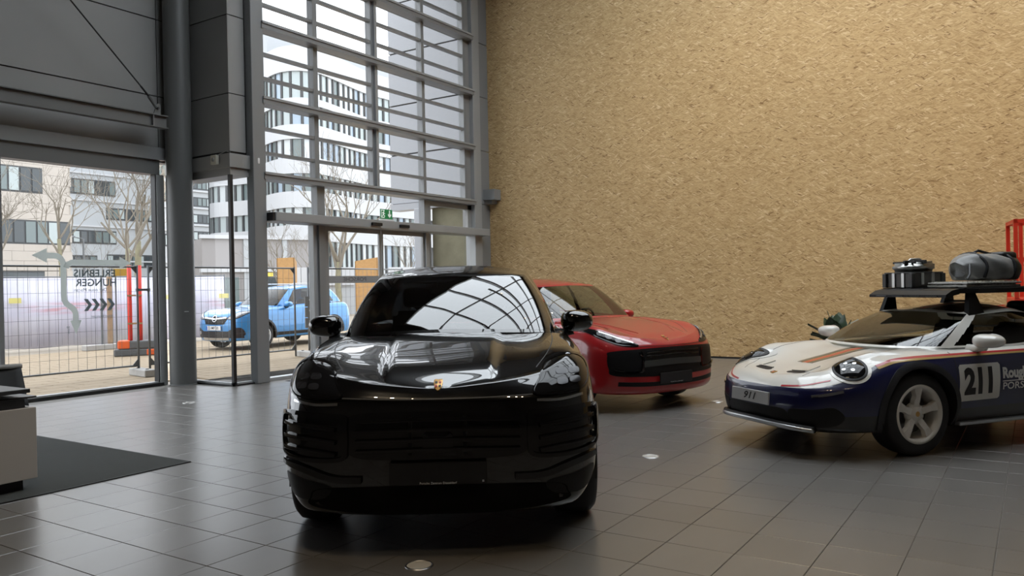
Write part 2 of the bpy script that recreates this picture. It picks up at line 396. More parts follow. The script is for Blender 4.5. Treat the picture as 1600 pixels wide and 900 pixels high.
# side screens and sliding leaves
wbox('jamb', 9.86, 9.95, Yf + 0.0, Yf + 0.13, 0, 2.62, M_FRAMEL); wbox('jamb', 9.95, 10.09, Yf - 0.05, Yf + 0.13, 0, 2.62, M_FRAME); wbox('jamb', 10.12, 10.2, Yf + 0.03, Yf + 0.08, 0.0, 2.62, M_CLAD)
wbox('jamb', 12.94, 13.04, Yf - 0.02, Yf + 0.13, 0, 2.62, M_FRAMEL); wbox('jamb', 13.08, 13.12, Yf + 0.03, Yf + 0.08, 0, 2.62, M_CLAD)
pane(8.74, 9.86, 0.06, 2.62); pane(13.12, 14.58, 0.06, 2.62)
for (a, b_, st) in ((10.2, 11.62, 1), (11.64, 12.94, 0)):
    leaf = wbox('sliding_leaf', a, b_, Yf + 0.03, Yf + 0.07, 2.54, 2.62, M_CLAD)
    wbox('stile', a, a + 0.045, Yf + 0.03, Yf + 0.07, 0.03, 2.54, M_CLAD, leaf); wbox('stile', b_ - 0.045, b_, Yf + 0.03, Yf + 0.07, 0.03, 2.54, M_CLAD, leaf)
    wbox('rail', a, b_, Yf + 0.03, Yf + 0.07, 0.02, 0.12, M_CLAD, leaf); pane(a + 0.045, b_ - 0.045, 0.12, 2.54, Yf + 0.05, leaf)
    # grey band with the maker's word, read from outside
    mesh_obj('band', [(a + 0.05, Yf + 0.045, 1.60), (b_ - 0.05, Yf + 0.045, 1.60), (b_ - 0.05, Yf + 0.045, 1.73), (a + 0.05, Yf + 0.045, 1.73)], [(0, 1, 2, 3)], mat('door_band', (0.34, 0.345, 0.35), 0.6), leaf)
    vs, fs = text_mesh('PORSCHE', 0.105, 0.0, 0, sx=1.35)
    mesh_obj('lettering', [((a + b_) / 2 - v[0], Yf + 0.0435, 1.665 + v[1]) for v in vs], fs, mat('band_lettering', (0.10, 0.10, 0.105), 0.6), leaf)
wbox('sill', 8.70, 14.6, Yf - 0.02, Yf + 0.16, -0.01, 0.05, M_FRAMEL)

# ------------------------------------------------------------------ corner bay, clad pier above it, round column
CX, CY = 8.15, 10.60
bay = empty('window_2', (0, 0, 0), kind='structure')
mesh_obj('pane', [(CX, CY + 0.02, 0.05), (CX, LEFT_Y, 0.05), (CX, LEFT_Y, 3.33), (CX, CY + 0.02, 3.33)], [(0, 1, 2, 3)], M_GLASS, bay)
mesh_obj('pane', [(CX + 0.02, CY, 0.05), (8.5, CY, 0.05), (8.5, CY, 3.33), (CX + 0.02, CY, 3.33)], [(0, 1, 2, 3)], M_GLASS, bay)
MB().box(CX - 0.025, CX + 0.03, CY - 0.025, CY + 0.03, 0.03, 3.33).build('corner_joint', M_BLACK, bay)
MB().box(CX - 0.03, CX + 0.03, CY - 0.03, LEFT_Y, -0.01, 0.05).box(CX - 0.03, 8.5, CY - 0.03, CY + 0.03, -0.01, 0.05).build('sill', M_FRAMEL, bay)
MB().box(CX - 0.06, CX - 0.03, CY - 0.06, LEFT_Y - 0.1, 0, 0.022).box(CX - 0.06, 8.5, CY - 0.06, CY - 0.03, 0, 0.022).build('foot_seal', M_BLACK, bay)
pier = empty('trim_1', (0, 0, 0), kind='structure')
MB().box(CX + 0.03, 8.62, CY + 0.03, LEFT_Y + 0.15, 3.5, CEIL_Z).build('core', M_BLACK, pier)
MB().bbox(CX - 0.05, 8.66, CY - 0.06, LEFT_Y, 3.44, 3.66, 0.008).build('lintel', M_CLAD, pier)
MB().box(CX - 0.01, 8.49, CY - 0.02, LEFT_Y, 3.32, 3.44).build('soffit', M_CLAD, pier)
MB().box(CX + 0.045, 8.49, CY + 0.045, LEFT_Y, 3.66, 3.70).build('shadow_gap', M_BLACK, pier)
zs = [3.70, 4.62, 5.86, 7.10, 8.34, CEIL_Z]
for a, b_ in zip(zs[:-1], zs[1:]):
    MB().box(CX + 0.012, CX + 0.028, CY + 0.012, LEFT_Y - 0.02, a + 0.008, b_ - 0.008).build('panel', M_CLAD, pier)
    MB().box(CX + 0.03, 8.47, CY + 0.012, CY + 0.028, a + 0.008, b_ - 0.008).build('panel', M_CLAD, pier)
column = MB().lathe([(0.205, 0.012), (0.205, CEIL_Z)], 48, 'z', (7.95, 11.62, 0)).build('column', M_COLUMN, kind='structure', smooth=True)
MB().lathe([(0.0, 0.012), (0.215, 0.012), (0.215, 0.0)], 48, 'z', (7.95, 11.62, 0)).build('base_ring', M_FRAMEL, column)
MB().tube([(7.85, 11.41, 1.18), (7.92, 11.405, 1.18)], 0.008).build('hook', M_STEEL, column)

# ------------------------------------------------------------------ left shop window (window_3) and the clad wall over it
win3 = empty('window_3', (0, 0, 0), kind='structure')
WX0 = -1.6
MB().box(WX0, 7.72, LEFT_Y - 0.05, LEFT_Y + 0.15, 3.39, 3.62).build('head_frame', M_COLUMN, win3)
MB().box(WX0, 7.80, LEFT_Y - 0.10, LEFT_Y + 0.15, 3.62, 3.82).build('head_beam', M_FRAME, win3)
MB().box(WX0, 7.72, LEFT_Y - 0.01, LEFT_Y + 0.12, 0.0, 0.06).build('sill', M_FRAMEL, win3)
MB().box(WX0, 7.72, LEFT_Y - 0.06, LEFT_Y - 0.01, 0.0, 0.045).build('foot_seal', M_BLACK, win3)
MB().box(7.67, 7.80, LEFT_Y - 0.04, LEFT_Y + 0.12, 0.0, 3.39).build('jamb', M_FRAMEL, win3); MB().box(7.655, 7.672, LEFT_Y - 0.02, LEFT_Y + 0.1, 0.06, 3.39).build('gasket', M_BLACK, win3)
for k, x in enumerate((5.30, 2.95, 0.6)):
    MB().box(x, x + 0.06, LEFT_Y - 0.03, LEFT_Y + 0.1, 0.06, 3.39).build('mullion', M_FRAME, win3)
for a, b_ in ((5.36, 7.66), (3.01, 5.30), (0.66, 2.95), (WX0, 0.6)): pane(a, b_, 0.06, 3.39, LEFT_Y + 0.05, win3)
wl = empty('wall_left', (0, 0, 0), kind='structure')
MB().box(ROOM_X0 - 0.2, 8.3, LEFT_Y + 0.02, LEFT_Y + 0.2, 3.6, CEIL_Z).build('core', M_BLACK, wl)
MB().box(ROOM_X0 - 0.2, WX0, LEFT_Y, LEFT_Y + 0.2, -0.2, 3.6).build('core', M_CLAD, wl)
zs = [3.83, 4.66, 5.90, 7.12, 8.35, CEIL_Z]
for a, b_ in zip(zs[:-1], zs[1:]):
    for (x0, x1) in ((4.0, 7.73), (0.3, 3.99), (-6.9, 0.29), (7.745, 8.18)):
        MB().box(x0, x1, LEFT_Y - 0.01, LEFT_Y + 0.02, a + 0.01, b_ - 0.01).build('panel', M_CLAD, wl)
# steel edge beam with tie rod
beam = empty('trim_2', (0, 0, 0), kind='structure')
by = 11.40
mb = MB(); mb.box(ROOM_X0, 7.62, by - 0.02, by + 0.10, 4.25, 4.265); mb.box(ROOM_X0, 7.62, by - 0.02, by + 0.10, 4.065, 4.08); mb.box(ROOM_X0, 7.62, by + 0.035, by + 0.045, 4.08, 4.25)
mb.build('steel_beam', M_COLUMN, beam)
MB().box(7.36, 7.375, by - 0.02, by + 0.1, 4.08, 4.25).build('stiffener', M_FRAME, beam)
MB().prism([(7.40, 4.265), (7.52, 4.265), (7.52, 4.44), (7.46, 4.44)], lambda a, b_: (a, by + 0.03, b_), lambda a, b_: (a, by + 0.045, b_)).build('gusset', M_COLUMN, beam)
MB().tube([(7.47, by + 0.037, 4.36), (7.33, by + 0.037, 4.53)], 0.028, 10).build('fork_end', M_COLUMN, beam)
MB().tube([(7.33, by + 0.037, 4.53), (7.2, by + 0.037, 4.66)], 0.015, 10).tube([(7.2, by + 0.037, 4.66), (5.0, by + 0.037, 6.80)], 0.011, 8).build('tie_rod', M_BLACK, beam)
MB().lathe([(0.0, 0.0), (0.02, 0.0), (0.02, 0.06), (0, 0.06)], 12, 'y', (7.465, by + 0.0, 4.365)).build('bolt', M_BLACK, beam)
# ================================================================== outside
M_PAVE = mat('beige_paver', (0.345, 0.27, 0.18), 0.85, noise=(1.3, 0.18), bump=(30, 0.2))
M_PAVEJ = mat('paver_joint', (0.22, 0.20, 0.17), 0.9)
M_ASPH = mat('pale_asphalt', (0.317, 0.277, 0.22), 0.9, noise=(0.4, 0.12))
M_CONC = mat('pale_concrete', (0.42, 0.41, 0.39), 0.9, noise=(6, 0.12), bump=(40, 0.3))
M_GALV = mat('galvanised_steel', (0.17, 0.18, 0.19), 0.45, 0.4)
M_STONE = mat('cream_stone_cladding', (0.44, 0.4, 0.356), 0.8, noise=(0.8, 0.06))
M_WHITE = mat('white_render', (0.484, 0.493, 0.506), 0.75)
M_WHITEG = mat('pale_grey_render', (0.396, 0.414, 0.427), 0.75)
M_WFRAME = mat('dark_window_frame', (0.05, 0.053, 0.056), 0.5)
M_FARGLASS = mat('far_window_glass', (0.14, 0.175, 0.175), 0.08, 0.0, 0.6)
M_FARGLASS2 = mat('pale_far_window_glass', (0.36, 0.41, 0.41), 0.1, 0.0, 0.6)
M_FARDARK = mat('dark_far_window_glass', (0.05, 0.06, 0.065), 0.08, 0.0, 0.6)

ground = MB().box(-60, 160, LEFT_Y + 0.16, 260, -0.3, -0.03).box(8.2, 160, Yf + 0.17, LEFT_Y + 0.16, -0.3, -0.03).build('floor_outside', M_ASPH, kind='structure')
PL, PW = 0.6, 0.4
pv = []
for i in range(0, 32):
    for j in range(0, 26):
        x = 4.2 + i * PL + (j % 2) * PL / 2; y = Yf + 0.2 + j * PW
        if y < LEFT_Y + 0.2 and x < 8.25: continue
        v = _in_view(x + PL / 2, y + PW / 2)
        vis = v is not None and ((-10 < v[0] < 255) or (290 < v[0] < 520)) and v[1] < 620
        pv.append((v[2] if vis else 900 + i + j, x, y))
pv.sort()
pme = bpy.data.meshes.new('paver'); g = 0.008
pme.from_pydata([(g, g, -0.04), (PL - g, g, -0.04), (PL - g, PW - g, -0.04), (g, PW - g, -0.04), (g, g, -0.006), (PL - g, g, -0.006), (PL - g, PW - g, -0.006), (g, PW - g, -0.006)], [], [(0, 1, 5, 4), (1, 2, 6, 5), (2, 3, 7, 6), (3, 0, 4, 7), (4, 5, 6, 7)])
pme.materials.append(M_PAVE); pme.update()
for (d, x, y) in pv[:300]: inst(pme, 'paver', (x, y, 0), ground)
pb = MB()
for (d, x, y) in pv[300:]:
    pb.add([(x + g, y + g, -0.006), (x + PL - g, y + g, -0.006), (x + PL - g, y + PW - g, -0.006), (x + g, y + PW - g, -0.006)], [(0, 1, 2, 3)])
if pb.v: pb.build('paver_field', M_PAVE, ground, kind='stuff')
MB().box(3.0, 24, LEFT_Y + 0.2, 21.0, -0.04, -0.028).build('joint_bed', M_PAVEJ, ground)

# ---- mesh fence panels
def fence_panel(name, x0, x1, y0, y1, label, H=2.0, zb=0.12, nw=None, mesh_r=0.0022):
    L = math.hypot(x1 - x0, y1 - y0); a = math.atan2(y1 - y0, x1 - x0)
    r = empty(name, (x0, y0, 0), a, label, 'fence', 'mesh fence panels outside the glass')
    for x in (0.0, L):
        MB().tube([(x, 0, 0.02), (x, 0, H)], 0.021, 10).build('post', M_GALV, r, smooth=True)
    for z in (zb + 0.05, H - 0.03):
        MB().tube([(0, 0, z), (L, 0, z)], 0.017, 8).build('rail', M_GALV, r, smooth=True)
    for x, s in ((0.0, 1), (L, -1)):
        MB().prism([(x, H - 0.03), (x + s * 0.13, H - 0.03), (x, H - 0.17)], lambda p, q: (p, -0.006, q), lambda p, q: (p, 0.006, q)).build('corner_plate', M_GALV, r)
        MB().prism([(x, zb + 0.03), (x + s * 0.15, zb + 0.03), (x, zb + 0.19)], lambda p, q: (p, -0.006, q), lambda p, q: (p, 0.006, q)).build('corner_plate', M_GALV, r)
    m = MB(); n = nw or int(L / 0.155)
    for k in range(1, n): m.bar((L * k / n, 0, zb + 0.05), (L * k / n, 0, H - 0.03), mesh_r * 2)
    for k in range(1, 8):
        z = zb + 0.05 + (H - 0.08 - zb) * k / 8; m.bar((0, 0.004, z), (L, 0.004, z), mesh_r * 2)
    m.build('wire_mesh', M_GALV, r, kind='stuff')
    return r
FY = 13.75
fence_panel('mesh_fence', 5.05, 8.50, FY + 0.05, FY, 'mesh fence panel behind the arrow stickers, left of the round column')
fence_panel('mesh_fence', 8.72, 12.25, FY, FY + 0.05, 'mesh fence panel in front of the blue car bonnet')
fence_panel('mesh_fence', 12.62, 16.1, FY + 0.02, FY + 0.25, 'mesh fence panel in front of the blue car tail, behind the glass door')
fence_panel('mesh_fence', 1.55, 5.0, FY + 0.1, FY + 0.05, 'mesh fence panel at the far left edge of the window')
def foot(x, y, rz, label, m=M_CONC, grp='fence feet'):
    r = empty('concrete_block', (x, y, -0.006), rz, label, 'fence foot', grp)
    MB().bbox(-0.36, 0.36, -0.11, 0.11, 0.0, 0.13, 0.02).build('block', m, r)
    for dx in (-0.2, 0.2): MB().tube([(dx, 0, 0.12), (dx, 0, 0.14)], 0.03, 10).build('socket', M_BLACK, r)
    return r
foot(8.45, 13.55, math.radians(80), 'pale concrete block under the fence posts beside the round column')
foot(12.42, FY - 0.12, math.radians(75), 'pale concrete block under the fence posts by the door jamb')
# clamp between the two posts
c1 = empty('fence_clamp', (8.61, FY, 1.55), 0, 'grey steel clamp joining two fence posts beside the column', 'clamp')
MB().box(-0.13, 0.13, -0.014, 0.014, -0.02, 0.02).build('strap', M_GALV, c1)
for s in (-1, 1): MB().lathe([(0.03, -0.025), (0.03, 0.025)], 10, 'z', (s * 0.11, 0, 0), caps=True).build('collar', M_GALV, c1)
# a notice strip hung on the fence near the door
ns = empty('notice_strip', (12.62, FY - 0.012, 0.62), 0, 'grey strip of three notices hung on the fence beside the door', 'notice')
for k in range(3):
    b = MB().box(-0.135, 0.135, -0.008, 0.008, 0.01 + k * 0.24, 0.235 + k * 0.24).build('plate', mat('notice_grey', (0.28, 0.29, 0.30), 0.6), ns)
    MB().lathe([(0.0, -0.01), (0.022, -0.01), (0.022, 0)], 12, 'y', (0, -0.002, 0.16 + k * 0.24)).build('dot', mat('notice_white', (0.85, 0.85, 0.85), 0.6), b)

# ---- second fence line with printed banner
def banner_mat():
    m = bpy.data.materials.new('printed_banner'); m.use_nodes = True; nt = m.node_tree; b = nt.nodes['Principled BSDF']; N = nt.nodes.new; L = nt.links.new
    tc = N('ShaderNodeTexCoord'); n = N('ShaderNodeTexNoise'); n.inputs['Scale'].default_value = 0.7; n.inputs['Detail'].default_value = 3
    mp = N('ShaderNodeMapping'); mp.inputs['Scale'].default_value = (0.7, 1, 2.2); L(tc.outputs['Object'], mp.inputs[0]); L(mp.outputs[0], n.inputs[0])
    r = N('ShaderNodeValToRGB'); e = r.color_ramp.elements; e[0].position = 0.3; e[0].color = (0.60, 0.60, 0.73, 1); e[1].position = 0.75; e[1].color = (0.80, 0.80, 0.86, 1)
    k = e.new(0.5); k.color = (0.68, 0.67, 0.79, 1); L(n.outputs['Fac'], r.inputs[0])
    # the printed pinkish red streaks
    sp = N('ShaderNodeSeparateXYZ'); L(tc.outputs['Object'], sp.inputs[0])
    w = N('ShaderNodeTexNoise'); w.inputs['Scale'].default_value = 3; mp2 = N('ShaderNodeMapping'); mp2.inputs['Scale'].default_value = (0.35, 1, 5); L(tc.outputs['Object'], mp2.inputs[0]); L(mp2.outputs[0], w.inputs[0])
    def win(sock, c, h):
        a = N('ShaderNodeMath'); a.operation = 'SUBTRACT'; L(sock, a.inputs[0]); a.inputs[1].default_value = c
        q = N('ShaderNodeMath'); q.operation = 'ABSOLUTE'; L(a.outputs[0], q.inputs[0])
        u = N('ShaderNodeMapRange'); u.inputs[1].default_value = h; u.inputs[2].default_value = h * 0.3; u.inputs[3].default_value = 0; u.inputs[4].default_value = 1; L(q.outputs[0], u.inputs[0]); return u.outputs[0]
    m1 = N('ShaderNodeMath'); m1.operation = 'MULTIPLY'; L(win(sp.outputs['X'], 2.2, 1.6), m1.inputs[0]); L(win(sp.outputs['Z'], 1.12, 0.2), m1.inputs[1])
    st = N('ShaderNodeMapRange'); st.inputs[1].default_value = 0.42; st.inputs[2].default_value = 0.6; L(w.outputs['Fac'], st.inputs[0])
    m2 = N('ShaderNodeMath'); m2.operation = 'MULTIPLY'; L(m1.outputs[0], m2.inputs[0]); L(st.outputs[0], m2.inputs[1])
    mx = N('ShaderNodeMix'); mx.data_type = 'RGBA'; mx.inputs[7].default_value = (0.68, 0.36, 0.40, 1); L(m2.outputs[0], mx.inputs[0]); L(r.outputs[0], mx.inputs[6])
    L(mx.outputs[2], b.inputs['Base Color']); b.inputs['Roughness'].default_value = 0.7
    return m
M_BANNER = banner_mat()
def banner(x0, y0, x1, y1, label, H=1.95, zb=0.05):
    L = math.hypot(x1 - x0, y1 - y0); r = empty('banner_fence', (x0, y0, 0), math.atan2(y1 - y0, x1 - x0), label, 'banner', 'banner fences across the yard')
    n = 60; vs = []; fs = []
    for k in range(n + 1):
        x = L * k / n; dy = 0.03 * math.sin(x * 5.0) + 0.02 * math.sin(x * 11.3)
        for z in (zb, (zb + H) / 2, H): vs.append((x, dy * (1.2 if z < H else 0.3), z + (0.015 * math.sin(x * 4) if z < H else 0)))
    for k in range(n):
        for q in range(2): fs.append((3 * k + q, 3 * k + 3 + q, 3 * k + 4 + q, 3 * k + 1 + q))
    sh = mesh_obj('banner_sheet', vs, fs, M_BANNER, r, True)
    md = sh.modifiers.new('thickness', 'SOLIDIFY'); md.thickness = 0.004
    np_ = max(2, int(L / 3.4) + 1)
    for k in range(np_): MB().tube([(L * k / (np_ - 1), 0.07, 0), (L * k / (np_ - 1), 0.07, H + 0.06)], 0.021, 8).build('post', M_GALV, r)
    MB().tube([(0, 0.07, H + 0.03), (L, 0.07, H + 0.03)], 0.017, 8).build('rail', M_GALV, r)
    m = MB()
    for k in range(1, int(L / 0.155)): m.bar((k * 0.155, -0.06, zb + 0.05), (k * 0.155, -0.06, H), 0.004)
    m.build('wire_mesh', M_GALV, r, kind='stuff')
    for k in range(2):
        mesh_obj('sticker', [(L * (0.08 + 0.82 * k) + dx, -0.075, 1.28 + dz) for dx, dz in ((0, 0), (0.3, 0), (0.3, 0.14), (0, 0.14))], [(0, 1, 2, 3)], mat('yellow_sticker', (0.75, 0.68, 0.25), 0.6), r)
    return r
banner(10.05, 22.9, 15.15, 22.2, 'white printed banner stretched along the far fence, behind the arrow stickers')
banner(4.6, 23.6, 9.95, 22.92, 'white printed banner continuing left beyond the window frame')
banner(15.2, 22.25, 15.98, 21.2, 'pale lilac banner on the fence left of the blue car')
# far mesh fence posts with brown rail
bp_ = empty('timber_post', (11.9, 20.9, 0), 0, 'brown weathered double post standing before the banner', 'post')
MB().tube([(0.0, 0, 0.1), (0.0, 0, 1.95)], 0.03, 10).build('pole', M_GALV, bp_); MB().bbox(0.16, 0.28, -0.04, 0.04, 0.02, 1.95, 0.01).build('plank', mat('weathered_wood', (0.36, 0.25, 0.16), 0.8, noise=(9, 0.3)), bp_)
MB().bbox(-0.5, 0.9, -0.13, 0.13, -0.006, 0.14, 0.02).build('foot_block', M_CONC, bp_)
# red and white barrier posts on an orange and grey foot
rb = empty('barrier_post', (11.12, 18.12, -0.006), math.radians(-35), 'tall red twin post barrier on an orange and grey plastic foot', 'barrier')
M_RED = mat('signal_red', (0.75, 0.055, 0.035), 0.45); M_ORANGE = mat('signal_orange', (0.80, 0.14, 0.035), 0.5); M_GREYP = mat('grey_plastic', (0.12, 0.125, 0.13), 0.6)
for dx in (-0.1, 0.12): MB().tube([(dx, 0, 0.2), (dx, 0, 2.16)], 0.05, 12).build('pole', M_RED, rb, smooth=True)
for z in (1.42, 0.75): MB().box(-0.15, 0.17, -0.07, 0.07, z, z + 0.04).build('clamp', mat('brass_clamp', (0.45, 0.28, 0.15), 0.4, 0.5), rb)
bsn = MB().bbox(-0.45, 0.5, -0.2, 0.2, 0.0, 0.17, 0.03).build('foot_lower', M_GREYP, rb); MB().bbox(0.25, 0.52, -0.21, 0.21, 0.01, 0.16, 0.03).build('orange_end', M_ORANGE, bsn)
bsu = MB().bbox(-0.35, 0.6, -0.2, 0.2, 0.17, 0.36, 0.03).build('foot_upper', M_GREYP, rb); MB().bbox(-0.37, -0.1, -0.21, 0.21, 0.18, 0.37, 0.03).build('orange_end', M_ORANGE, bsu)
yb = empty('warning_board', (11.35, 18.95, 0), math.radians(-30), 'ochre yellow board on legs beside the red barrier posts', 'board')
MB().bbox(-0.22, 0.14, -0.02, 0.02, 1.92, 2.10, 0.008).build('board', mat('ochre_board', (0.46, 0.30, 0.05), 0.6), yb)
for dx in (-0.17, 0.09): MB().tube([(dx, 0.04, -0.006), (dx, 0.04, 1.95)], 0.02, 8).build('leg', M_GALV, yb)

# ---- arrow and lettering stickers on the left window
def film_mat(name, col, thru):
    m = mat(name, col, 0.7); nt = m.node_tree; b = nt.nodes['Principled BSDF']; out = nt.nodes['Material Output']
    t = nt.nodes.new('ShaderNodeBsdfTranslucent'); t.inputs[0].default_value = (*thru, 1); a = nt.nodes.new('ShaderNodeAddShader')
    nt.links.new(b.outputs[0], a.inputs[0]); nt.links.new(t.outputs[0], a.inputs[1]); nt.links.new(a.outputs[0], out.inputs[0]); return m
M_STICK = film_mat('grey_window_film', (0.40, 0.42, 0.41), (0.32, 0.335, 0.33))
M_STICKD = mat('dark_window_lettering', (0.20, 0.25, 0.27), 0.6)
gy = LEFT_Y + 0.044
st = empty('window_sticker', (0, gy, 0), 0, 'grey window film of a branching road arrow on the left glass', 'sticker')
def film(name, poly, m, par, dy=0.0):
    return MB().prism(poly, lambda a, b: (a, dy, b), lambda a, b: (a, dy - 0.0012, b)).build(name, m, par)
def strip(path, w):
    """band of width w along a polyline"""
    P = [Vector(p) for p in path]; L_, R_ = [], []
    for i, p in enumerate(P):
        d = (P[min(i + 1, len(P) - 1)] - P[max(i - 1, 0)]).normalized(); n = Vector((-d.y, d.x)) * (w / 2)
        L_.append(tuple(p + n)); R_.append(tuple(p - n))
    vs = []; fs = []
    for a, b in zip(L_, R_): vs += [(a[0], 0, a[1]), (b[0], 0, b[1]), (a[0], -0.0012, a[1]), (b[0], -0.0012, b[1])]
    for i in range(len(P) - 1):
        o = 4 * i; fs += [(o, o + 1, o + 5, o + 4), (o + 2, o + 6, o + 7, o + 3), (o, o + 4, o + 6, o + 2), (o + 1, o + 3, o + 7, o + 5)]
    return vs, fs
def arc(cx, cz, r, a0, a1, n=10): return [(cx + r * math.cos(math.radians(a0 + (a1 - a0) * k / n)), cz + r * math.sin(math.radians(a0 + (a1 - a0) * k / n))) for k in range(n + 1)]
xs_ = 6.21
path = [(5.98, 2.06)] + arc(6.08, 1.93, 0.13, 90, 0) + [(xs_, 1.55)] + arc(xs_ + 0.16, 1.46, 0.16, 180, 245, 6) + arc(xs_ + 0.03, 1.19, 0.135, 58, 0, 6) + [(xs_ + 0.165, 1.10)]
vs, fs = strip(path, 0.085); mesh_obj('road_stem', vs, fs, M_STICK, st)
vs, fs = strip([(xs_ + 0.04, 1.885), (6.27, 1.93), (6.33, 1.962), (6.42, 1.965), (7.07, 1.965)], 0.085); mesh_obj('road_branch', vs, fs, M_STICK, st).location.y = -0.002
film('arrow_head', [(5.98, 2.165), (5.98, 1.955), (5.77, 2.06)], M_STICK, st, -0.002); film('arrow_head', [(7.07, 2.06), (7.07, 1.87), (7.25, 1.965)], M_STICK, st, -0.004); film('arrow_head', [(6.29, 1.11), (6.46, 1.11), (6.375, 0.90)], M_STICK, st, -0.002)
def glass_text(txt, cx, cz, size, bold, par, rot=0, sx=1.0, name='lettering'):
    vs, fs = text_mesh(txt, size, bold, sx=sx); c, s = math.cos(rot), math.sin(rot); out = []
    for v in vs:
        a, b = -v[0], v[1]; out.append((cx + a * c - b * s, -0.001, cz + a * s + b * c))
    return mesh_obj(name, out, fs, M_STICKD, par)
tx = empty('window_lettering', (0, gy, 0), 0, 'dark mirrored lettering with four chevrons on the left window glass', 'lettering')
glass_text('ERLEBNIS', 6.68, 1.80, 0.155, 0.003, tx); glass_text('HUNGER', 6.70, 1.66, 0.155, 0.003, tx); glass_text('Der neue Macan.', 6.60, 1.555, 0.075, 0.0, tx)
for k in range(4):
    x = 6.50 + k * 0.118
    film('chevron', [(x, 1.42), (x + 0.06, 1.42), (x + 0.125, 1.33), (x + 0.06, 1.24), (x, 1.24), (x + 0.065, 1.33)], M_STICKD, tx)
glass_text('beschleunigen', 6.77, 1.155, 0.06, 0.0, tx)
glass_text('weg', 6.275, 0.97, 0.07, 0.0, tx, rot=math.radians(-90))

# ---- clad outer wing of the showroom beyond the door, with canopy post
wing = empty('wall_outside', (0, 0, 0), kind='structure')
M_WING = mat('pale_grey_panel', (0.405, 0.418, 0.444), 0.5)
zs = [3.58, 4.81, 6.05, 7.36, 8.6, 9.9]
for a, b in zip(zs[:-1], zs[1:]): MB().box(15.30, 15.6, Yf + 0.2, 13.62, a + 0.018, b - 0.018).build('panel', M_WING, wing)
MB().box(15.34, 15.58, Yf + 0.2, 13.60, 3.58, 9.9).build('core', M_BLACK, wing)
M_OLIVE = mat('mottled_olive_render', (0.22, 0.205, 0.14), 0.9, noise=(2.5, 0.35))  # brown-green wall colour, mottled by noise
MB().box(15.42, 15.6, Yf + 0.2, 12.4, -0.1, 3.5).build('render', M_OLIVE, wing); MB().box(15.25, 15.6, Yf + 0.2, 13.6, 3.42, 3.58).build('soffit', M_WING, wing)
MB().bbox(15.1, 15.4, 12.42, 12.72, 0, 3.42, 0.02).build('post', M_WING, wing)

# ================================================================== buildings
def far_window(par, x0, x1, z0, z1, y, npane, glass=M_FARGLASS, fr=0.12, depth=0.3, frame=M_WFRAME):
    w = MB().box(x0, x1, y - 0.05, y + depth, z0, z1).build('window', frame, par)
    W = (x1 - x0) / npane
    for k in range(npane):
        a = x0 + k * W + fr * 0.6; b = x0 + (k + 1) * W - fr * 0.6
        gl = glass if not isinstance(glass, list) else glass[(k * 7 + int(z0 * 3)) % len(glass)]
        MB().box(a, b, y - 0.09, y - 0.04, z0 + fr, z1 - fr).build('pane', gl, w)
    return w
G3 = [M_FARGLASS, M_FARDARK, M_FARGLASS2, M_FARGLASS, M_FARDARK]
bs = empty('stone_building', (15, 52, 0), 0, 'cream stone office building with wide dark window bands at the left', 'building')
bs_x = lambda x: x - 15
# stone slabs: courses 0.6 high laid around the openings
MB().box(0, bs_x(27.75), 0.12, 14, -0.03, 14.4).build('wall', mat('stone_joint', (0.387, 0.352, 0.308), 0.9), bs)
openings = [(22.6, 25.98, 7.80, 9.40), (18.0, 27.62, 4.62, 6.12), (22.0, 26.0, 2.50, 2.95)]
slab = {}
for r in range(24):
    z0, z1 = r * 0.6, r * 0.6 + 0.588; off = 0.7 * (r % 2)
    for c in range(0, 10):
        x0 = 15 + c * 1.4 + off - 0.7; x1 = min(x0 + 1.388, 27.75); x0 = max(x0, 15)
        if x1 - x0 < 0.2 or x0 < 21.5: continue
        rects = [(x0, x1, z0, z1)]
        for (a, b, p, q) in openings:
            nr = []
            for (u0, u1, w0, w1) in rects:
                if u1 <= a or u0 >= b or w1 <= p or w0 >= q: nr.append((u0, u1, w0, w1)); continue
                if w0 < p: nr.append((u0, u1, w0, p))
                if w1 > q: nr.append((u0, u1, q, w1))
                m0, m1 = max(w0, p), min(w1, q)
                if u0 < a: nr.append((u0, a, m0, m1))
                if u1 > b: nr.append((b, u1, m0, m1))
            rects = nr
        for (u0, u1, w0, w1) in rects:
            if u1 - u0 > 0.05 and w1 - w0 > 0.05: MB().box(bs_x(u0), bs_x(u1), 0, 0.14, w0, w1).build('stone_slab', M_STONE, bs)
for (a, b, p, q), n in zip(openings, (5, 14, 1)):
    far_window(bs, bs_x(a), bs_x(b), p, q, 0.05, n, G3 if n > 1 else M_FARDARK, 0.1)
bw = empty('white_building', (40, 85, 0), 0, 'white office block with staggered strip windows behind the bare trees', 'building')
MB().box(0, 19.4, 0, 14, -0.03, 21).build('wall', M_WHITEG, bw)
for z in (4.9, 8.65, 11.4, 14.3, 17.3): MB().box(-0.1, 19.4, -0.2, 0.0, z, z + 0.16).build('ledge', M_WHITE, bw)
for (x0, x1, z0, z1, n) in ((4.8, 10.2, 12.1, 13.75, 7), (9.1, 14.8, 9.55, 10.85, 8), (4.6, 10.2, 6.85, 8.3, 7), (9.1, 14.9, 4.3, 5.75, 8), (12.4, 18, 15.0, 16.6, 8), (4.6, 8.0, 4.3, 5.6, 4), (15.5, 19, 12.1, 13.7, 6), (15.5, 19, 6.85, 8.3, 6)):
    far_window(bw, x0, x1, z0, z1, 0.0, n, G3, 0.16, frame=M_WFRAME)
bB = empty('white_tower', (84, 130, 0), 0, 'tall white office block with regular rows of windows behind the corner glass', 'building')
MB().box(0, 20, 0, 14, -0.03, 27).build('wall', M_WHITEG, bB)
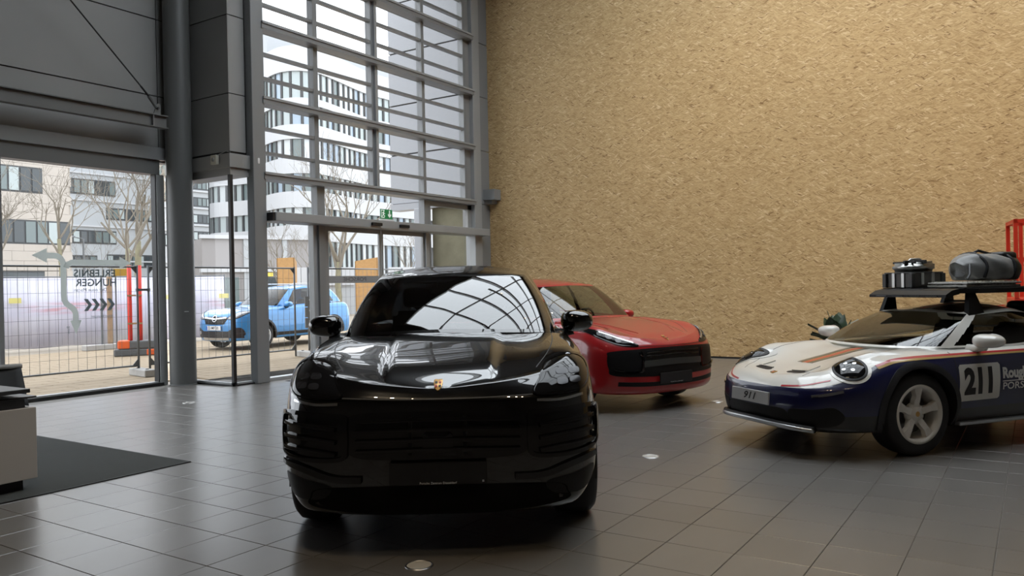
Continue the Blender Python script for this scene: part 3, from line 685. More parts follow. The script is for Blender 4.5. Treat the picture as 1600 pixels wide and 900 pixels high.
for k in range(7):
    z = 4.6 + k * 3.15
    MB().box(-0.1, 20.1, -0.35, 0, z - 0.45, z - 0.2).build('ledge', M_WHITE, bB)
    for x in (3.2, 7.6, 12.0): far_window(bB, x, x + 3.9, z, z + 1.75, 0.0, 4, G3, 0.22)

# rounded corner building with white bands and closely set fins
cb = empty('curved_building', (58, 66, 0), 0, 'rounded white office building with wavy bands and upright dark window fins', 'building')
ctrl = [(63.5, 82.6), (60.6, 82.2), (59.9, 80.0), (60.6, 77.0), (60.5, 73.7), (58.9, 70.0), (58.1, 67.0), (58.6, 65.0), (60.4, 64.1), (64.0, 64.8), (70.0, 66.3), (75.7, 66.4), (79.8, 66.4), (90, 66.4)]
def cr_curve(P, n):
    P = [np.array(p, float) for p in P]; P = [2 * P[0] - P[1]] + P + [2 * P[-1] - P[-2]]; out = []
    for i in range(1, len(P) - 2):
        for k in range(n):
            t = k / n; a, b, c, d = P[i - 1], P[i], P[i + 1], P[i + 2]
            out.append(0.5 * ((2 * b) + (-a + c) * t + (2 * a - 5 * b + 4 * c - d) * t * t + (-a + 3 * b - 3 * c + d) * t ** 3))
    out.append(P[-2]); return np.array(out)
cc = cr_curve(ctrl, 10)
seg = np.r_[0, np.cumsum(np.linalg.norm(np.diff(cc, axis=0), axis=1))]
def at_s(s): return np.array([np.interp(s, seg, cc[:, 0]), np.interp(s, seg, cc[:, 1])])
def nrm(s):
    d = at_s(s + 0.2) - at_s(s - 0.2); d /= np.linalg.norm(d) + 1e-9; return np.array([d[1], -d[0]]) * 1.0, d
def curved_wall(name, z0, z1, outp, m, thick=0.5):
    vs = []; fs = []; S = np.linspace(0.3, seg[-1] - 0.3, 120)
    for s in S:
        p = at_s(s); n, d = nrm(s)
        if n @ np.array([-0.83, -0.55]) < 0: n = -n
        a = p + n * outp - np.array([58, 66]); b = a - n * thick
        vs += [(a[0], a[1], z0), (a[0], a[1], z1), (b[0], b[1], z0), (b[0], b[1], z1)]
    for i in range(len(S) - 1):
        o = 4 * i; fs += [(o, o + 1, o + 5, o + 4), (o + 2, o + 6, o + 7, o + 3), (o + 1, o + 3, o + 7, o + 5), (o, o + 4, o + 6, o + 2)]
    return mesh_obj(name, vs, fs, m, cb)
rows = [(3.0, 6.62), (8.3, 10.15), (11.85, 13.74), (15.4, 17.37), (18.9, 20.95), (21.7, 24.5)]
curved_wall('back_wall', -0.03, 24.6, -0.55, M_WFRAME, 0.3)
prevz = -0.03
for (a, b) in rows:
    curved_wall('band', prevz if prevz > 0 else 1.4, a, 0.25, M_WHITE, 0.9); prevz = b
curved_wall('band', 24.5, 27.2, 0.25, M_WHITE, 0.9)
finme = bpy.data.meshes.new('fin'); fm = MB().box(-0.12, 0.12, -0.3, 0.16, 0, 1); finme.from_pydata(fm.v, [], fm.f); finme.materials.append(M_WFRAME); finme.update()
panemes = []
for k, gm in enumerate((M_FARGLASS2, mat('bright_far_pane', (0.50, 0.53, 0.54), 0.2), M_FARGLASS, mat('blue_far_pane', (0.30, 0.37, 0.44), 0.15))):
    pm = bpy.data.meshes.new('window'); q = MB().box(-0.43, 0.43, -0.25, 0.0, 0, 1); pm.from_pydata(q.v, [], q.f); pm.materials.append(gm); pm.update(); panemes.append(pm)
nf = 0
pitch = 1.15
for ri, (a, b) in enumerate(rows):
    k = 0
    for s in np.arange(0.8, 42, pitch):
        p = at_s(s); n, d = nrm(s)
        if n @ np.array([-0.83, -0.55]) < 0: n = -n
        ang = math.atan2(n[1], n[0]) - math.pi / 2
        q = p - np.array([58, 66]); inst(finme, 'fin', (q[0], q[1], a), cb, ang, (1, 1, b - a))
        p2 = at_s(s + pitch / 2); n2, d2 = nrm(s + pitch / 2)
        if n2 @ np.array([-0.83, -0.55]) < 0: n2 = -n2
        q = p2 - np.array([58, 66]); pm = panemes[int((rng.rand() ** 1.5) * 4) % 4]
        inst(pm, 'window', (q[0], q[1], a), cb, math.atan2(n2[1], n2[0]) - math.pi / 2, (1, 1, b - a)); k += 1
# penthouse storey set back on its roof
MB().prism([(4, 12), (3.5, 7), (12, 5.5), (24, 5.5), (24, 14)], lambda a, b: (a, b, 27.0), lambda a, b: (a, b, 31.5)).build('roof_storey', M_WHITEG, cb)
# low buildings and street clutter in front of it
gb = empty('grey_kiosk', (37.0, 51.5, 0), math.radians(-22), 'low grey panelled annex with white trim beside the rounded building', 'building')
MB().box(0, 9, 0, 5, -0.03, 5.4).build('wall', mat('warm_grey_panel', (0.28, 0.265, 0.26), 0.7), gb)
for z in (5.4, 2.9): MB().box(-0.2, 9.2, -0.25, 0.1, z, z + 0.28).build('trim', M_WHITE, gb)
for x in (3.0, 6.0): MB().box(x, x + 0.35, -0.12, 0.0, -0.03, 5.4).build('pilaster', M_WHITEG, gb)
MB().box(0.6, 2.6, -0.1, 0, 0.2, 2.5).build('window', M_FARGLASS, gb); MB().box(3.8, 5.6, -0.1, 0, 0.2, 2.5).build('window', M_FARDARK, gb); MB().box(4.0, 5.2, -0.14, -0.1, 2.55, 2.85).build('yellow_sign', mat('yellow_sign', (0.8, 0.62, 0.12), 0.6), gb)
# white balustrade wall along the street
for k, (x, y, L, lab) in enumerate(((31.0, 35.5, 4.6, 'white panelled street wall behind the blue car roof'), (37.0, 33.2, 7.5, 'white panelled street wall behind the glass doors'))):
    w = empty('street_wall', (x, y, 0), math.radians(-26), lab, 'wall')
    for q in range(int(L / 0.8)): MB().box(q * 0.8, q * 0.8 + 0.77, 0, 0.15, 1.7, 2.75).build('panel', M_WHITE, w)
    MB().box(0, L, 0.15, 0.25, -0.03, 2.7).build('back', M_WHITEG, w)
# strand board clad boxes round the building site
def osb_box(x, y, rz, w, h0, h1, label):
    r = empty('site_box', (x, y, 0), rz, label, 'site box', 'board clad boxes of the building site')
    MB().prism([(0, 0), (w, 0), (w, h1), (0, h0)], lambda a, b: (a, 0, b), lambda a, b: (a, 0.05, b)).build('board', M_OSBOUT, r)
    MB().prism([(0, 0), (0.8, 0), (0.8, h1 * 0.93), (0, h1)], lambda a, b: (w, a, b), lambda a, b: (w - 0.05, a, b)).build('board', M_OSBOUT, r)
    MB().prism([(0, 0), (0.8, 0), (0.8, h0), (0, h0)], lambda a, b: (0, a, b), lambda a, b: (0.05, a, b)).build('board', M_OSBOUT, r)
M_OSBOUT = mat('outdoor_strand_board', (0.405, 0.229, 0.088), 0.7, noise=(7, 0.25))
osb_box(26.6, 31.2, math.radians(-50), 0.85, 3.05, 3.08, 'orange strand board box left of the door jamb')
osb_box(32.4, 31.6, math.radians(-50), 1.25, 3.0, 3.2, 'wide orange strand board box seen through the sliding door')
# street lamp
sl = empty('street_lamp', (32.66, 59.64, 0), 0, 'slim grey street lamp with one short arm between the bare trees', 'street lamp')
MB().tube([(0, 0, 0), (0, 0, 5.6)], [0.09, 0.06], 8).build('pole', M_GALV, sl); MB().tube([(0, 0, 5.6), (-0.55, 0.4, 5.75)], 0.04, 6).build('arm', M_GALV, sl); MB().bbox(-1.3, -0.45, 0.25, 0.5, 5.7, 5.82, 0.03).build('lamp_head', M_GALV, sl)

# ---- bare trees
M_BARK = mat('grey_green_bark', (0.22, 0.20, 0.13), 0.9, noise=(5, 0.3)); M_TWIG = mat('brown_twigs', (0.21, 0.185, 0.15), 0.9)
def tree(px, depth, H, r0, label, seed, spread=0.55, lean=0.0, fork=0.35, levels=5, twig_r=0.006):
    rnd = random.Random(seed); fw = (math.cos(math.pi / 2 - YAW - 0), 0)
    th = math.radians(33.234); X = depth * math.cos(th) + (px - 800) / CAM_F * depth * math.sin(th); Y = depth * math.sin(th) - (px - 800) / CAM_F * depth * math.cos(th)
    r = empty('bare_tree', (X, Y, -0.05), rnd.random() * 6.28, label, 'tree', 'bare winter trees across the street')
    tr = MB(); br = MB()
    top = H * fork; p = Vector((0, 0, 0)); pts = [p.copy()]; rad = [r0 * 1.15]
    for k in range(1, 6):
        pts.append(Vector((lean * top * k / 5 + rnd.uniform(-1, 1) * 0.04, rnd.uniform(-1, 1) * 0.04, top * k / 5))); rad.append(r0 * (1 - 0.25 * k / 5))
    tr.tube(pts, rad, 9)
    def grow(p, d, L, rr, lev):
        n = 4; pts = [p]; q = p.copy(); dd = d.copy()
        for k in range(n):
            dd = (dd + Vector((rnd.uniform(-1, 1), rnd.uniform(-1, 1), rnd.uniform(-0.3, 0.9))) * 0.16).normalized(); q = q + dd * (L / n); pts.append(q.copy())
        br.tube(pts, [max(twig_r, rr * (1 - 0.5 * k / n)) for k in range(n + 1)], 6 if lev < 2 else 4 if lev < 3 else 3, caps=False)
        if lev >= levels: return
        for k in range(rnd.choice((2, 3)) - (1 if lev > 2 else 0)):
            idx = rnd.randint(2, n); a = rnd.uniform(0, 6.28); t = rnd.uniform(0.3, 0.75) * (1 + spread * 0.3)
            e1 = dd.orthogonal().normalized(); e2 = dd.cross(e1)
            nd = (dd * math.cos(t) + (e1 * math.cos(a) + e2 * math.sin(a)) * math.sin(t)); nd.z += 0.12; nd.normalize()
            grow(pts[idx], nd, L * rnd.uniform(0.58, 0.78), rr * 0.52, lev + 1)
    nb = 5
    for k in range(nb):
        a = 6.28 * k / nb + rnd.uniform(-0.4, 0.4); t = rnd.uniform(0.25, 0.62) * (1 + spread * 0.4) if k else 0.05
        d = Vector((math.cos(a) * math.sin(t), math.sin(a) * math.sin(t), math.cos(t)))
        grow(pts[-1 - (k % 2)], d, (H - top) * 0.42, r0 * 0.5, 0)
    tr.build('trunk', M_BARK, r, smooth=True); br.build('branches', M_TWIG, r, kind='stuff', smooth=True)
    return r
tree(95, 40, 8.6, 0.12, 'bare tree with fine twigs in front of the cream stone building', 3, fork=0.5)
tree(-8, 40, 8.6, 0.12, 'bare twiggy tree cut by the left edge of the picture', 5, fork=0.45)
tree(217, 36, 9.2, 0.17, 'thicker bare tree with a mossy green trunk near the round column', 8, fork=0.42)
tree(201, 34, 8.2, 0.11, 'slender mossy bare tree just left of the thicker one', 12, fork=0.42, levels=4)
tree(529, 40, 9.6, 0.17, 'bare tree rising behind the sliding glass door', 21, fork=0.3)
tree(437, 50, 6.5, 0.09, 'small bare tree in front of the rounded building, left of the door jamb', 23, fork=0.35, levels=4)
tree(488, 56, 6.5, 0.09, 'small bare tree beside the strand board box', 29, fork=0.35, levels=4)
tree(640, 55, 6.0, 0.08, 'small bare tree low behind the right door leaf', 31, fork=0.35, levels=4)
tree(160, 62, 6.5, 0.07, 'distant small bare tree before the white office block', 37, fork=0.3, levels=4)
# ================================================================== cars
def pchip(X, Y, q):
    """monotone cubic through (X, Y[k, ...]) at q"""
    X = np.asarray(X, float); Y = np.asarray(Y, float); q = np.asarray(q, float)
    if len(X) == 2:
        t = np.clip((q - X[0]) / (X[1] - X[0]), 0, 1); t = t.reshape(t.shape + (1,) * (Y.ndim - 1)); return Y[0] * (1 - t) + Y[1] * t
    h = np.diff(X); hs = h.reshape((-1,) + (1,) * (Y.ndim - 1)); d = np.diff(Y, axis=0) / hs
    m = np.zeros_like(Y)
    w1 = 2 * hs[1:] + hs[:-1]; w2 = hs[1:] + 2 * hs[:-1]
    a, b = d[:-1], d[1:]
    with np.errstate(divide='ignore', invalid='ignore'):
        hm = (w1 + w2) / (w1 / a + w2 / b)
    m[1:-1] = np.where(a * b > 0, np.nan_to_num(hm), 0)
    m[0], m[-1] = d[0], d[-1]
    i = np.clip(np.searchsorted(X, q) - 1, 0, len(X) - 2)
    t = np.clip((q - X[i]) / h[i], 0, 1); sh = t.shape + (1,) * (Y.ndim - 1); t = t.reshape(sh); H = h[i].reshape(sh)
    return (Y[i] * (1 + 2 * t) * (1 - t) ** 2 + H * m[i] * t * (1 - t) ** 2 + Y[i + 1] * t * t * (3 - 2 * t) + H * m[i + 1] * t * t * (t - 1))
def pc(knots, q):
    k = sorted(knots); return pchip([a for a, b in k], [b for a, b in k], q)
def sstep(a, b, x): t = np.clip((x - a) / (b - a), 0, 1); return t * t * (3 - 2 * t)

NF, NS, NR = 44, 130, 30
SCOL = np.r_[np.linspace(0, 1, NF, endpoint=False), np.linspace(1, 2, NS, endpoint=False), np.linspace(2, 3, NR + 1)]
def outline(xf, n, xs, wfun, xe, xr, nr):
    """half plan outline sampled at SCOL: front arc, side, rear arc"""
    x = np.zeros_like(SCOL); y = np.zeros_like(SCOL)
    f = SCOL <= 1; ph = SCOL[f] * math.pi / 2; c = np.cos(ph).clip(0); s = np.sin(ph)
    x[f] = xs + (xf - xs) * c ** (2 / n); y[f] = float(wfun(np.array([xs]))[0]) * s ** (2 / n)
    m = (SCOL > 1) & (SCOL < 2); x[m] = xs + (xe - xs) * (SCOL[m] - 1); y[m] = wfun(x[m])
    r = SCOL >= 2; ph = (SCOL[r] - 2) * math.pi / 2; c = np.cos(ph).clip(0); s = np.sin(ph)
    x[r] = xe + (xr - xe) * s ** (2 / nr); y[r] = float(wfun(np.array([xe]))[0]) * c ** (2 / nr)
    return x, y
def mirror_mesh(V, F):
    n = len(V); V2 = V.copy(); V2[:, 1] *= -1
    return np.vstack([V, V2]), F + [tuple(i + n for i in f[::-1]) for f in F]
def weld(name, V, F, m, parent, dist=2e-4):
    me = bpy.data.meshes.new(name); bm = bmesh.new(); bv = [bm.verts.new(tuple(v)) for v in V]
    for f in F:
        try: bm.faces.new([bv[i] for i in f])
        except ValueError: pass
    bmesh.ops.remove_doubles(bm, verts=bm.verts[:], dist=dist)
    bmesh.ops.dissolve_degenerate(bm, dist=1e-5, edges=bm.edges[:])
    loose = [v for v in bm.verts if not v.link_faces]; bmesh.ops.delete(bm, geom=loose, context='VERTS')
    bmesh.ops.recalc_face_normals(bm, faces=bm.faces[:])
    for f in bm.faces: f.smooth = True
    bm.to_mesh(me); bm.free(); me.materials.append(m)
    o = bpy.data.objects.new(name, me); COL.objects.link(o); o.parent = parent
    return o

class Car:
    def __init__(s, sp, root):
        s.sp = sp; s.root = root; s.build_body(); s.build_cabin()
        V = np.vstack([s.bodyV, s.cabV]); n = len(s.bodyV)
        F = list(s.bodyF) + [tuple(i + n for i in f) for f in s.cabF]
        s.bvh = BVHTree.FromPolygons([Vector(v) for v in V], F, epsilon=0.0)
    # ---- lower shell
    def build_body(s):
        sp = s.sp; lv = sp['levels']; K = len(lv); P = np.zeros((K, len(SCOL), 3))
        for k, l in enumerate(lv):
            wf = lambda q, l=l: pc(l['w'], q)
            x, y = outline(l['xf'], l.get('n', 3.0), sp['xs'], wf, sp['xe'], l['xr'], l.get('nr', 3.0))
            P[k, :, 0] = x; P[k, :, 1] = y; P[k, :, 2] = pc(l['z'], SCOL)
        s.edge = P[-1]
        q = np.linspace(0, K - 1, sp.get('nv', 58)); G = pchip(np.arange(K), P, q)
        x, y, z = G[..., 0], G[..., 1], G[..., 2]
        if 'side_fn' in sp: y += sp['side_fn'](x, y, z) * (y > 0.3)
        # deck
        ex, ey, ez = G[-1, :, 0], G[-1, :, 1], G[-1, :, 2]
        xc = np.where(SCOL <= 1, (ex[0] - 0.015) + (sp['xs'] - ex[0] + 0.015) * SCOL, ex); xc = np.where(SCOL > 2, sp['xe'] + (ex[-1] + 0.02 - sp['xe']) * (SCOL - 2), xc)
        r = np.linspace(0, 1, 34)[1:, None]
        dx = ex + (xc - ex) * r; dy = ey * (1 - r); g = 1 - (1 - r) ** sp.get('gpow', 2.0)
        dz = ez * (1 - g) + pc(sp['hood'], dx.ravel()).reshape(dx.shape) * g
        if 'deck_fn' in sp: dz = dz + sp['deck_fn'](dx, dy, r)
        D = np.stack([dx, dy, dz], -1); G = np.concatenate([G, D], 0)
        R_, C_ = G.shape[:2]; V = G.reshape(-1, 3); nv = sp.get('nv', 58)
        kill = np.zeros(len(V), bool); inside = np.zeros(len(V), bool)
        for xw in (0.0, -sp['wb']):
            cz = sp['tyre_r'] + sp.get('arch_dz', 0.0); Rr = sp['arch_r']
            ddx = V[:, 0] - xw; ddz = V[:, 2] - cz; d = np.hypot(ddx, ddz); ins = (d < Rr) & (V[:, 1] > 0.42) & (V[:, 2] < cz + Rr + 0.02)
            inside |= ins
            kk = ins & (d > 1e-6); sc = Rr / d[kk]
            V[kk, 0] = xw + ddx[kk] * sc; V[kk, 2] = cz + ddz[kk] * sc
        # floor pan opening under the cabin
        cb = sp['cab']; cut = (np.arange(len(V)) // C_ >= nv + 5) & (V[:, 0] < cb['base_xc'] - 0.12) & (V[:, 0] > cb['base_xr'] + 0.15) & (V[:, 1] < sp['cab_cut'])
        F = []
        for i in range(R_ - 1):
            for j in range(C_ - 1):
                a, b, c, d = i * C_ + j, i * C_ + j + 1, (i + 1) * C_ + j + 1, (i + 1) * C_ + j
                if inside[a] and inside[b] and inside[c] and inside[d]: continue
                if cut[a] and cut[b] and cut[c] and cut[d]: continue
                F.append((a, b, c, d))
        V, F = mirror_mesh(V, F); s.bodyV, s.bodyF = V, F
        o = weld('body_shell', V, F, sp['paint'], s.root); s.body = o
        # bottom pan
        bl = P[0]; xs_ = bl[:, 0]; ring = [(a, b, c) for a, b, c in bl] + [(a, -b, c) for a, b, c in bl[::-1]]
        mesh_obj('underbody', ring, [tuple(range(len(ring)))], M_BLACK, s.root)
    # ---- glasshouse
    def build_cabin(s):
        sp = s.sp; cb = sp['cab']
        def loop(pre):
            wf = lambda q: pc(cb[pre + '_w'], q)
            x, y = outline(cb[pre + '_xc'], cb.get(pre + '_n', 2.3), cb[pre + '_xa'], wf, cb[pre + '_xe'], cb[pre + '_xr'], cb.get(pre + '_nr', 2.4))
            return np.stack([x, y, pc(cb[pre + '_z'], SCOL)], -1)
        B, T = loop('base'), loop('top'); nv = 22; v = np.linspace(0, 1, nv)[:, None, None]
        out = B.copy(); out[:, 0] -= (cb['base_xc'] + cb['base_xr']) / 2; out[:, 2] = 0; out[:, 0] *= 0.4
        out /= np.linalg.norm(out, axis=1, keepdims=True) + 1e-9; out[:, 2] = 0.35
        G = B[None] * (1 - v) + T[None] * v + out[None] * (cb.get('bulge', 0.025) * 4 * v * (1 - v))
        ex, ey, ez = T[:, 0], T[:, 1], T[:, 2]
        xc = np.where(SCOL <= 1, ex[0] - 0.02 + (cb['top_xa'] - ex[0] + 0.02) * SCOL, ex); xc = np.where(SCOL > 2, cb['top_xe'] + (ex[-1] + 0.02 - cb['top_xe']) * (SCOL - 2), xc)
        r = np.linspace(0, 1, 24)[1:, None]; dx = ex + (xc - ex) * r; dy = ey * (1 - r); g = 1 - (1 - r) ** 2.2
        dz = ez * (1 - g) + pc(cb['roof'], dx.ravel()).reshape(dx.shape) * g
        G = np.concatenate([G, np.stack([dx, dy, dz], -1)], 0); R_, C_ = G.shape[:2]; V = G.reshape(-1, 3)
        groups = {'roof_frame': []}
        for i in range(R_ - 1):
            for j in range(C_ - 1):
                a, b, c, d = i * C_ + j, i * C_ + j + 1, (i + 1) * C_ + j + 1, (i + 1) * C_ + j
                sm = (SCOL[j] + SCOL[j + 1]) / 2; vm = (i + 0.5) / (nv - 1); key = 'roof_frame'
                if vm < 1:
                    for (nm, s0, s1, v0, v1) in cb['windows']:
                        # slanted ends are allowed: s limits may be (at bottom, at top)
                        l0 = s0 if not isinstance(s0, tuple) else s0[0] + (s0[1] - s0[0]) * vm
                        l1 = s1 if not isinstance(s1, tuple) else s1[0] + (s1[1] - s1[0]) * vm
                        if l0 < sm < l1 and v0 < vm < v1: key = nm
                elif cb.get('roof_glass') and cb['roof_glass'][0] < G[i, j, 0] < cb['roof_glass'][1] and G[i, j, 1] < cb['roof_glass'][2]: key = 'roof_panel'
                groups.setdefault(key, []).append((a, b, c, d))
        allF = [f for k in groups for f in groups[k]]
        s.cabV, s.cabF = mirror_mesh(V.copy(), allF)
        for k, F in groups.items():
            if k == 'roof_frame': m = cb.get('frame_mat', sp['paint'])
            elif k == 'roof_panel': m = sp['gloss_black']
            elif k == 'pillar': m = sp['gloss_black']
            elif k == 'side_window': m = sp.get('side_glass', sp['glass'])
            else: m = sp['glass']
            if k == 'side_window':
                for sg in (1, -1):
                    V2 = V.copy(); V2[:, 1] *= sg; o = weld(k, V2, F, m, s.root); s.split_check = o
            else:
                VV, FF = mirror_mesh(V, F); weld(k, VV, FF, m, s.root)
        s.cab_grid = G
    # ---- projection of details on to the shell
    def basis(s, view):
        if view == 'front': return Vector((-1, 0, 0)), Vector((0, 1, 0)), Vector((0, 0, 1))
        if view == 'left': return Vector((0, -1, 0)), Vector((1, 0, 0)), Vector((0, 0, 1))
        if view == 'right': return Vector((0, 1, 0)), Vector((1, 0, 0)), Vector((0, 0, 1))
        if view == 'top': return Vector((0, 0, -1)), Vector((1, 0, 0)), Vector((0, 1, 0))
        if view == 'rear': return Vector((1, 0, 0)), Vector((0, 1, 0)), Vector((0, 0, 1))
        a, e = view; a = math.radians(a); e = math.radians(e)
        d = Vector((-math.cos(a) * math.cos(e), -math.sin(a) * math.cos(e), -math.sin(e)))
        r = Vector((-math.sin(a), math.cos(a), 0)); return d, r, r.cross(d) * -1.0
    def hit(s, view, a, b, off=0.0):
        d, r, u = s.basis(view)
        o = r * a + u * b - d * 6
        loc, n, i, dist = s.bvh.ray_cast(o, d)
        if loc is None:
            loc, n, i, dist = s.bvh.find_nearest(r * a + u * b + s.sp.get('mid', Vector((0, 0, 0))))
        if n.dot(d) > 0: n = -n
        return loc + n * off, n
    def patch(s, name, view, poly, m, off=0.004, dome=0.0, rings=8, n=72, parent=None, smooth_outline=True, center=None, inset=0.0):
        """star shaped outline laid on the shell; the rim is turned down to give it an edge"""
        P = np.array(poly, float)
        if smooth_outline: P = cr_closed(P, n)
        else: P = resample_closed(P, n)
        c = np.array(center) if center else P.mean(0); vs = []; N = len(P)
        h, nn = s.hit(view, *c, off + dome); vs.append(h); fs = []
        for k in range(1, rings + 1):
            t = k / rings; q = c + (P - c) * t; o = off + dome * (1 - t ** 2.5)
            for p in q: vs.append(s.hit(view, p[0], p[1], o)[0])
        for p in P: vs.append(s.hit(view, p[0], p[1], -0.012)[0])
        for j in range(N): fs.append((0, 1 + j, 1 + (j + 1) % N))
        for k in range(rings):
            o = 1 + k * N
            for j in range(N): fs.append((o + j, o + N + j, o + N + (j + 1) % N, o + (j + 1) % N))
        ob = mesh_obj(name, vs, fs, m, parent or s.root, True); recalc(ob); autosmooth(ob, 50); return ob
    def ribbon(s, name, view, path, w, m, off=0.004, parent=None, n=60, closed=False, smooth=True, w1=None):
        P = np.array(path, float)
        if smooth: P = cr_closed(P, n) if closed else cr_open(P, n)
        N = len(P); vs = []; fs = []
        for i in range(N):
            d = (P[(i + 1) % N] - P[i - 1]) if closed else (P[min(i + 1, N - 1)] - P[max(i - 1, 0)])
            d = d / (np.linalg.norm(d) + 1e-9); nn = np.array([-d[1], d[0]]); ww = w if w1 is None else w + (w1 - w) * i / (N - 1)
            for q, o in ((0.5, -0.006), (0.5, off), (0.0, off * 1.05), (-0.5, off), (-0.5, -0.006)): vs.append(s.hit(view, *(P[i] + nn * ww * q), o)[0])
        M = N if closed else N - 1
        for i in range(M):
            j = (i + 1) % N
            for k in range(4): fs.append((5 * i + k, 5 * i + k + 1, 5 * j + k + 1, 5 * j + k))
        ob = mesh_obj(name, vs, fs, m, parent or s.root, True); recalc(ob); autosmooth(ob, 50); return ob
    def lettering(s, name, view, txt, a, b, size, m, bold=0.0, shear=0.0, off=0.006, flip=1, sx=1.0, parent=None, align='CENTER', rot=0.0):
        vs, fs = text_mesh(txt, size, bold, shear, align, sx=sx); c, q = math.cos(rot), math.sin(rot)
        vs, fs = dense(vs, fs, size * 0.12)
        o = mesh_obj(name, [s.hit(view, a + flip * (v[0] * c - v[1] * q), b + v[0] * q + v[1] * c, off)[0] for v in vs], fs, m, parent or s.root); return o
    def arch_trim(s, xw, sg, w, off, m, depth=0.10):
        """lip (or cladding) round a wheel opening, following the shell"""
        sp = s.sp; cz = sp['tyre_r'] + sp.get('arch_dz', 0); R0 = sp['arch_r']; vs = []; fs = []; view = 'left' if sg > 0 else 'right'
        z0 = sp['sill_z']; a0 = math.asin(max(-1, min(1, (z0 - cz) / R0))); n = 48
        for k in range(n + 1):
            a = a0 + (math.pi - 2 * a0) * k / n; p = lambda R: (xw + R * math.cos(a), cz + R * math.sin(a))
            h0, n0 = s.hit(view, *p(R0 + 0.012), off); y0 = h0.y; x, z = p(R0)
            vs += [(x, y0 - sg * depth, z), (x, y0, z)]
            for q in (0.25, 1.0): vs.append(s.hit(view, *p(R0 + w * q), off if q < 1 else off * 0.6)[0])
            vs.append(s.hit(view, *p(R0 + w), -0.01)[0])
        for k in range(n):
            for j in range(4): fs.append((5 * k + j, 5 * k + j + 1, 5 * k + 6 + j, 5 * k + 5 + j))
        o = mesh_obj('arch_trim', vs, fs, m, s.root, True); recalc(o); autosmooth(o, 40); return o
    def wells(s):
        sp = s.sp; cz = sp['tyre_r'] + sp.get('arch_dz', 0)
        for xw in (0, -sp['wb']):
            for sg in (1, -1):
                m = MB().lathe([(0.02, 0.35 * sg), (sp['arch_r'] + 0.015, 0.36 * sg), (sp['arch_r'] + 0.015, sg * (sp['track'] - 0.02))], 40, 'y', (xw, 0, cz))
                m.f = [f for f in m.f if all(m.v[i][2] > sp['sill_z'] - 0.02 for i in f)]
                m.build('wheel_well', M_BLACK, s.root)

def dense(vs, fs, L):
    """split long edges so lettering can follow a curved panel"""
    bm = bmesh.new(); bv = [bm.verts.new(v) for v in vs]
    for f in fs:
        try: bm.faces.new([bv[i] for i in f])
        except ValueError: pass
    bmesh.ops.triangulate(bm, faces=bm.faces[:])
    for _ in range(4):
        es = [e for e in bm.edges if e.calc_length() > L]
        if not es: break
        bmesh.ops.subdivide_edges(bm, edges=es, cuts=1); bmesh.ops.triangulate(bm, faces=[f for f in bm.faces if len(f.verts) > 3])
    bm.verts.index_update(); out = [tuple(v.co) for v in bm.verts], [tuple(v.index for v in f.verts) for f in bm.faces]; bm.free(); return out
def cr_closed(P, n):
    N = len(P); out = []
    t = np.linspace(0, N, n, endpoint=False)
    for u in t:
        i = int(u) % N; f = u - int(u); a, b, c, d = P[i - 1], P[i], P[(i + 1) % N], P[(i + 2) % N]
        out.append(0.5 * (2 * b + (c - a) * f + (2 * a - 5 * b + 4 * c - d) * f * f + (3 * b - a - 3 * c + d) * f ** 3))
    return np.array(out)
def cr_open(P, n):
    Q = np.vstack([2 * P[0] - P[1], P, 2 * P[-1] - P[-2]]); N = len(P) - 1; out = []
    for u in np.linspace(0, N, n):
        i = min(int(u), N - 1); f = u - i; a, b, c, d = Q[i], Q[i + 1], Q[i + 2], Q[i + 3]
        out.append(0.5 * (2 * b + (c - a) * f + (2 * a - 5 * b + 4 * c - d) * f * f + (3 * b - a - 3 * c + d) * f ** 3))
    return np.array(out)
def resample_closed(P, n):
    Q = np.vstack([P, P[:1]]); L = np.r_[0, np.cumsum(np.linalg.norm(np.diff(Q, axis=0), axis=1))]
    t = np.unique(np.r_[np.linspace(0, L[-1], n, endpoint=False), L[:-1]])
    return np.stack([np.interp(t, L, Q[:, 0]), np.interp(t, L, Q[:, 1])], 1)

# ---- car materials
def paint(name, col, metal=0.0, rough=0.25, flake=0.0):
    m = mat(name, col, rough, metal, 0.5, coat=1.0); m.node_tree.nodes['Principled BSDF'].inputs['Coat Roughness'].default_value = 0.012; m.node_tree.nodes['Principled BSDF'].inputs['Specular IOR Level'].default_value = 0.1 if sum(col) < 0.1 else 0.4; return m
P_BLACK = paint('black_car_paint', (0.0035, 0.0035, 0.004), 0, 0.2); P_BLACK.node_tree.nodes['Principled BSDF'].inputs['Coat IOR'].default_value = 1.75
P_RED = paint('red_car_paint', (0.40, 0.010, 0.013), 0, 0.35)
P_WHITE = paint('ivory_car_paint', (0.76, 0.73, 0.67), 0, 0.35)
P_BLUE = paint('bright_blue_car_paint', (0.05, 0.25, 0.56), 0.2, 0.3)
M_GLOSSB = mat('gloss_black_trim', (0.006, 0.006, 0.007), 0.06, 0, 0.5)
M_SATB = mat('satin_black_plastic', (0.008, 0.008, 0.0085), 0.42, 0, 0.25)
M_TYRE = mat('tyre_rubber', (0.013, 0.013, 0.014), 0.7, noise=(30, 0.2))
M_CHROME = mat('chrome', (0.8, 0.8, 0.82), 0.08, 1.0)
M_SILVER = mat('silver_trim', (0.55, 0.56, 0.57), 0.3, 0.9)
M_LENSD = mat('smoked_lamp_lens', (0.008, 0.008, 0.009), 0.05, 0, 0.35)
M_LAMPIN = mat('lamp_reflector', (0.55, 0.56, 0.58), 0.15, 0.9)
M_GOLD = mat('crest_gold', (0.60, 0.34, 0.11), 0.3, 0.6)
M_LEATH = mat('black_leather', (0.018, 0.017, 0.017), 0.5)
M_PLATEW = mat('plate_white', (0.72, 0.72, 0.72), 0.4)
M_INK = mat('black_lettering', (0.012, 0.012, 0.014), 0.5)
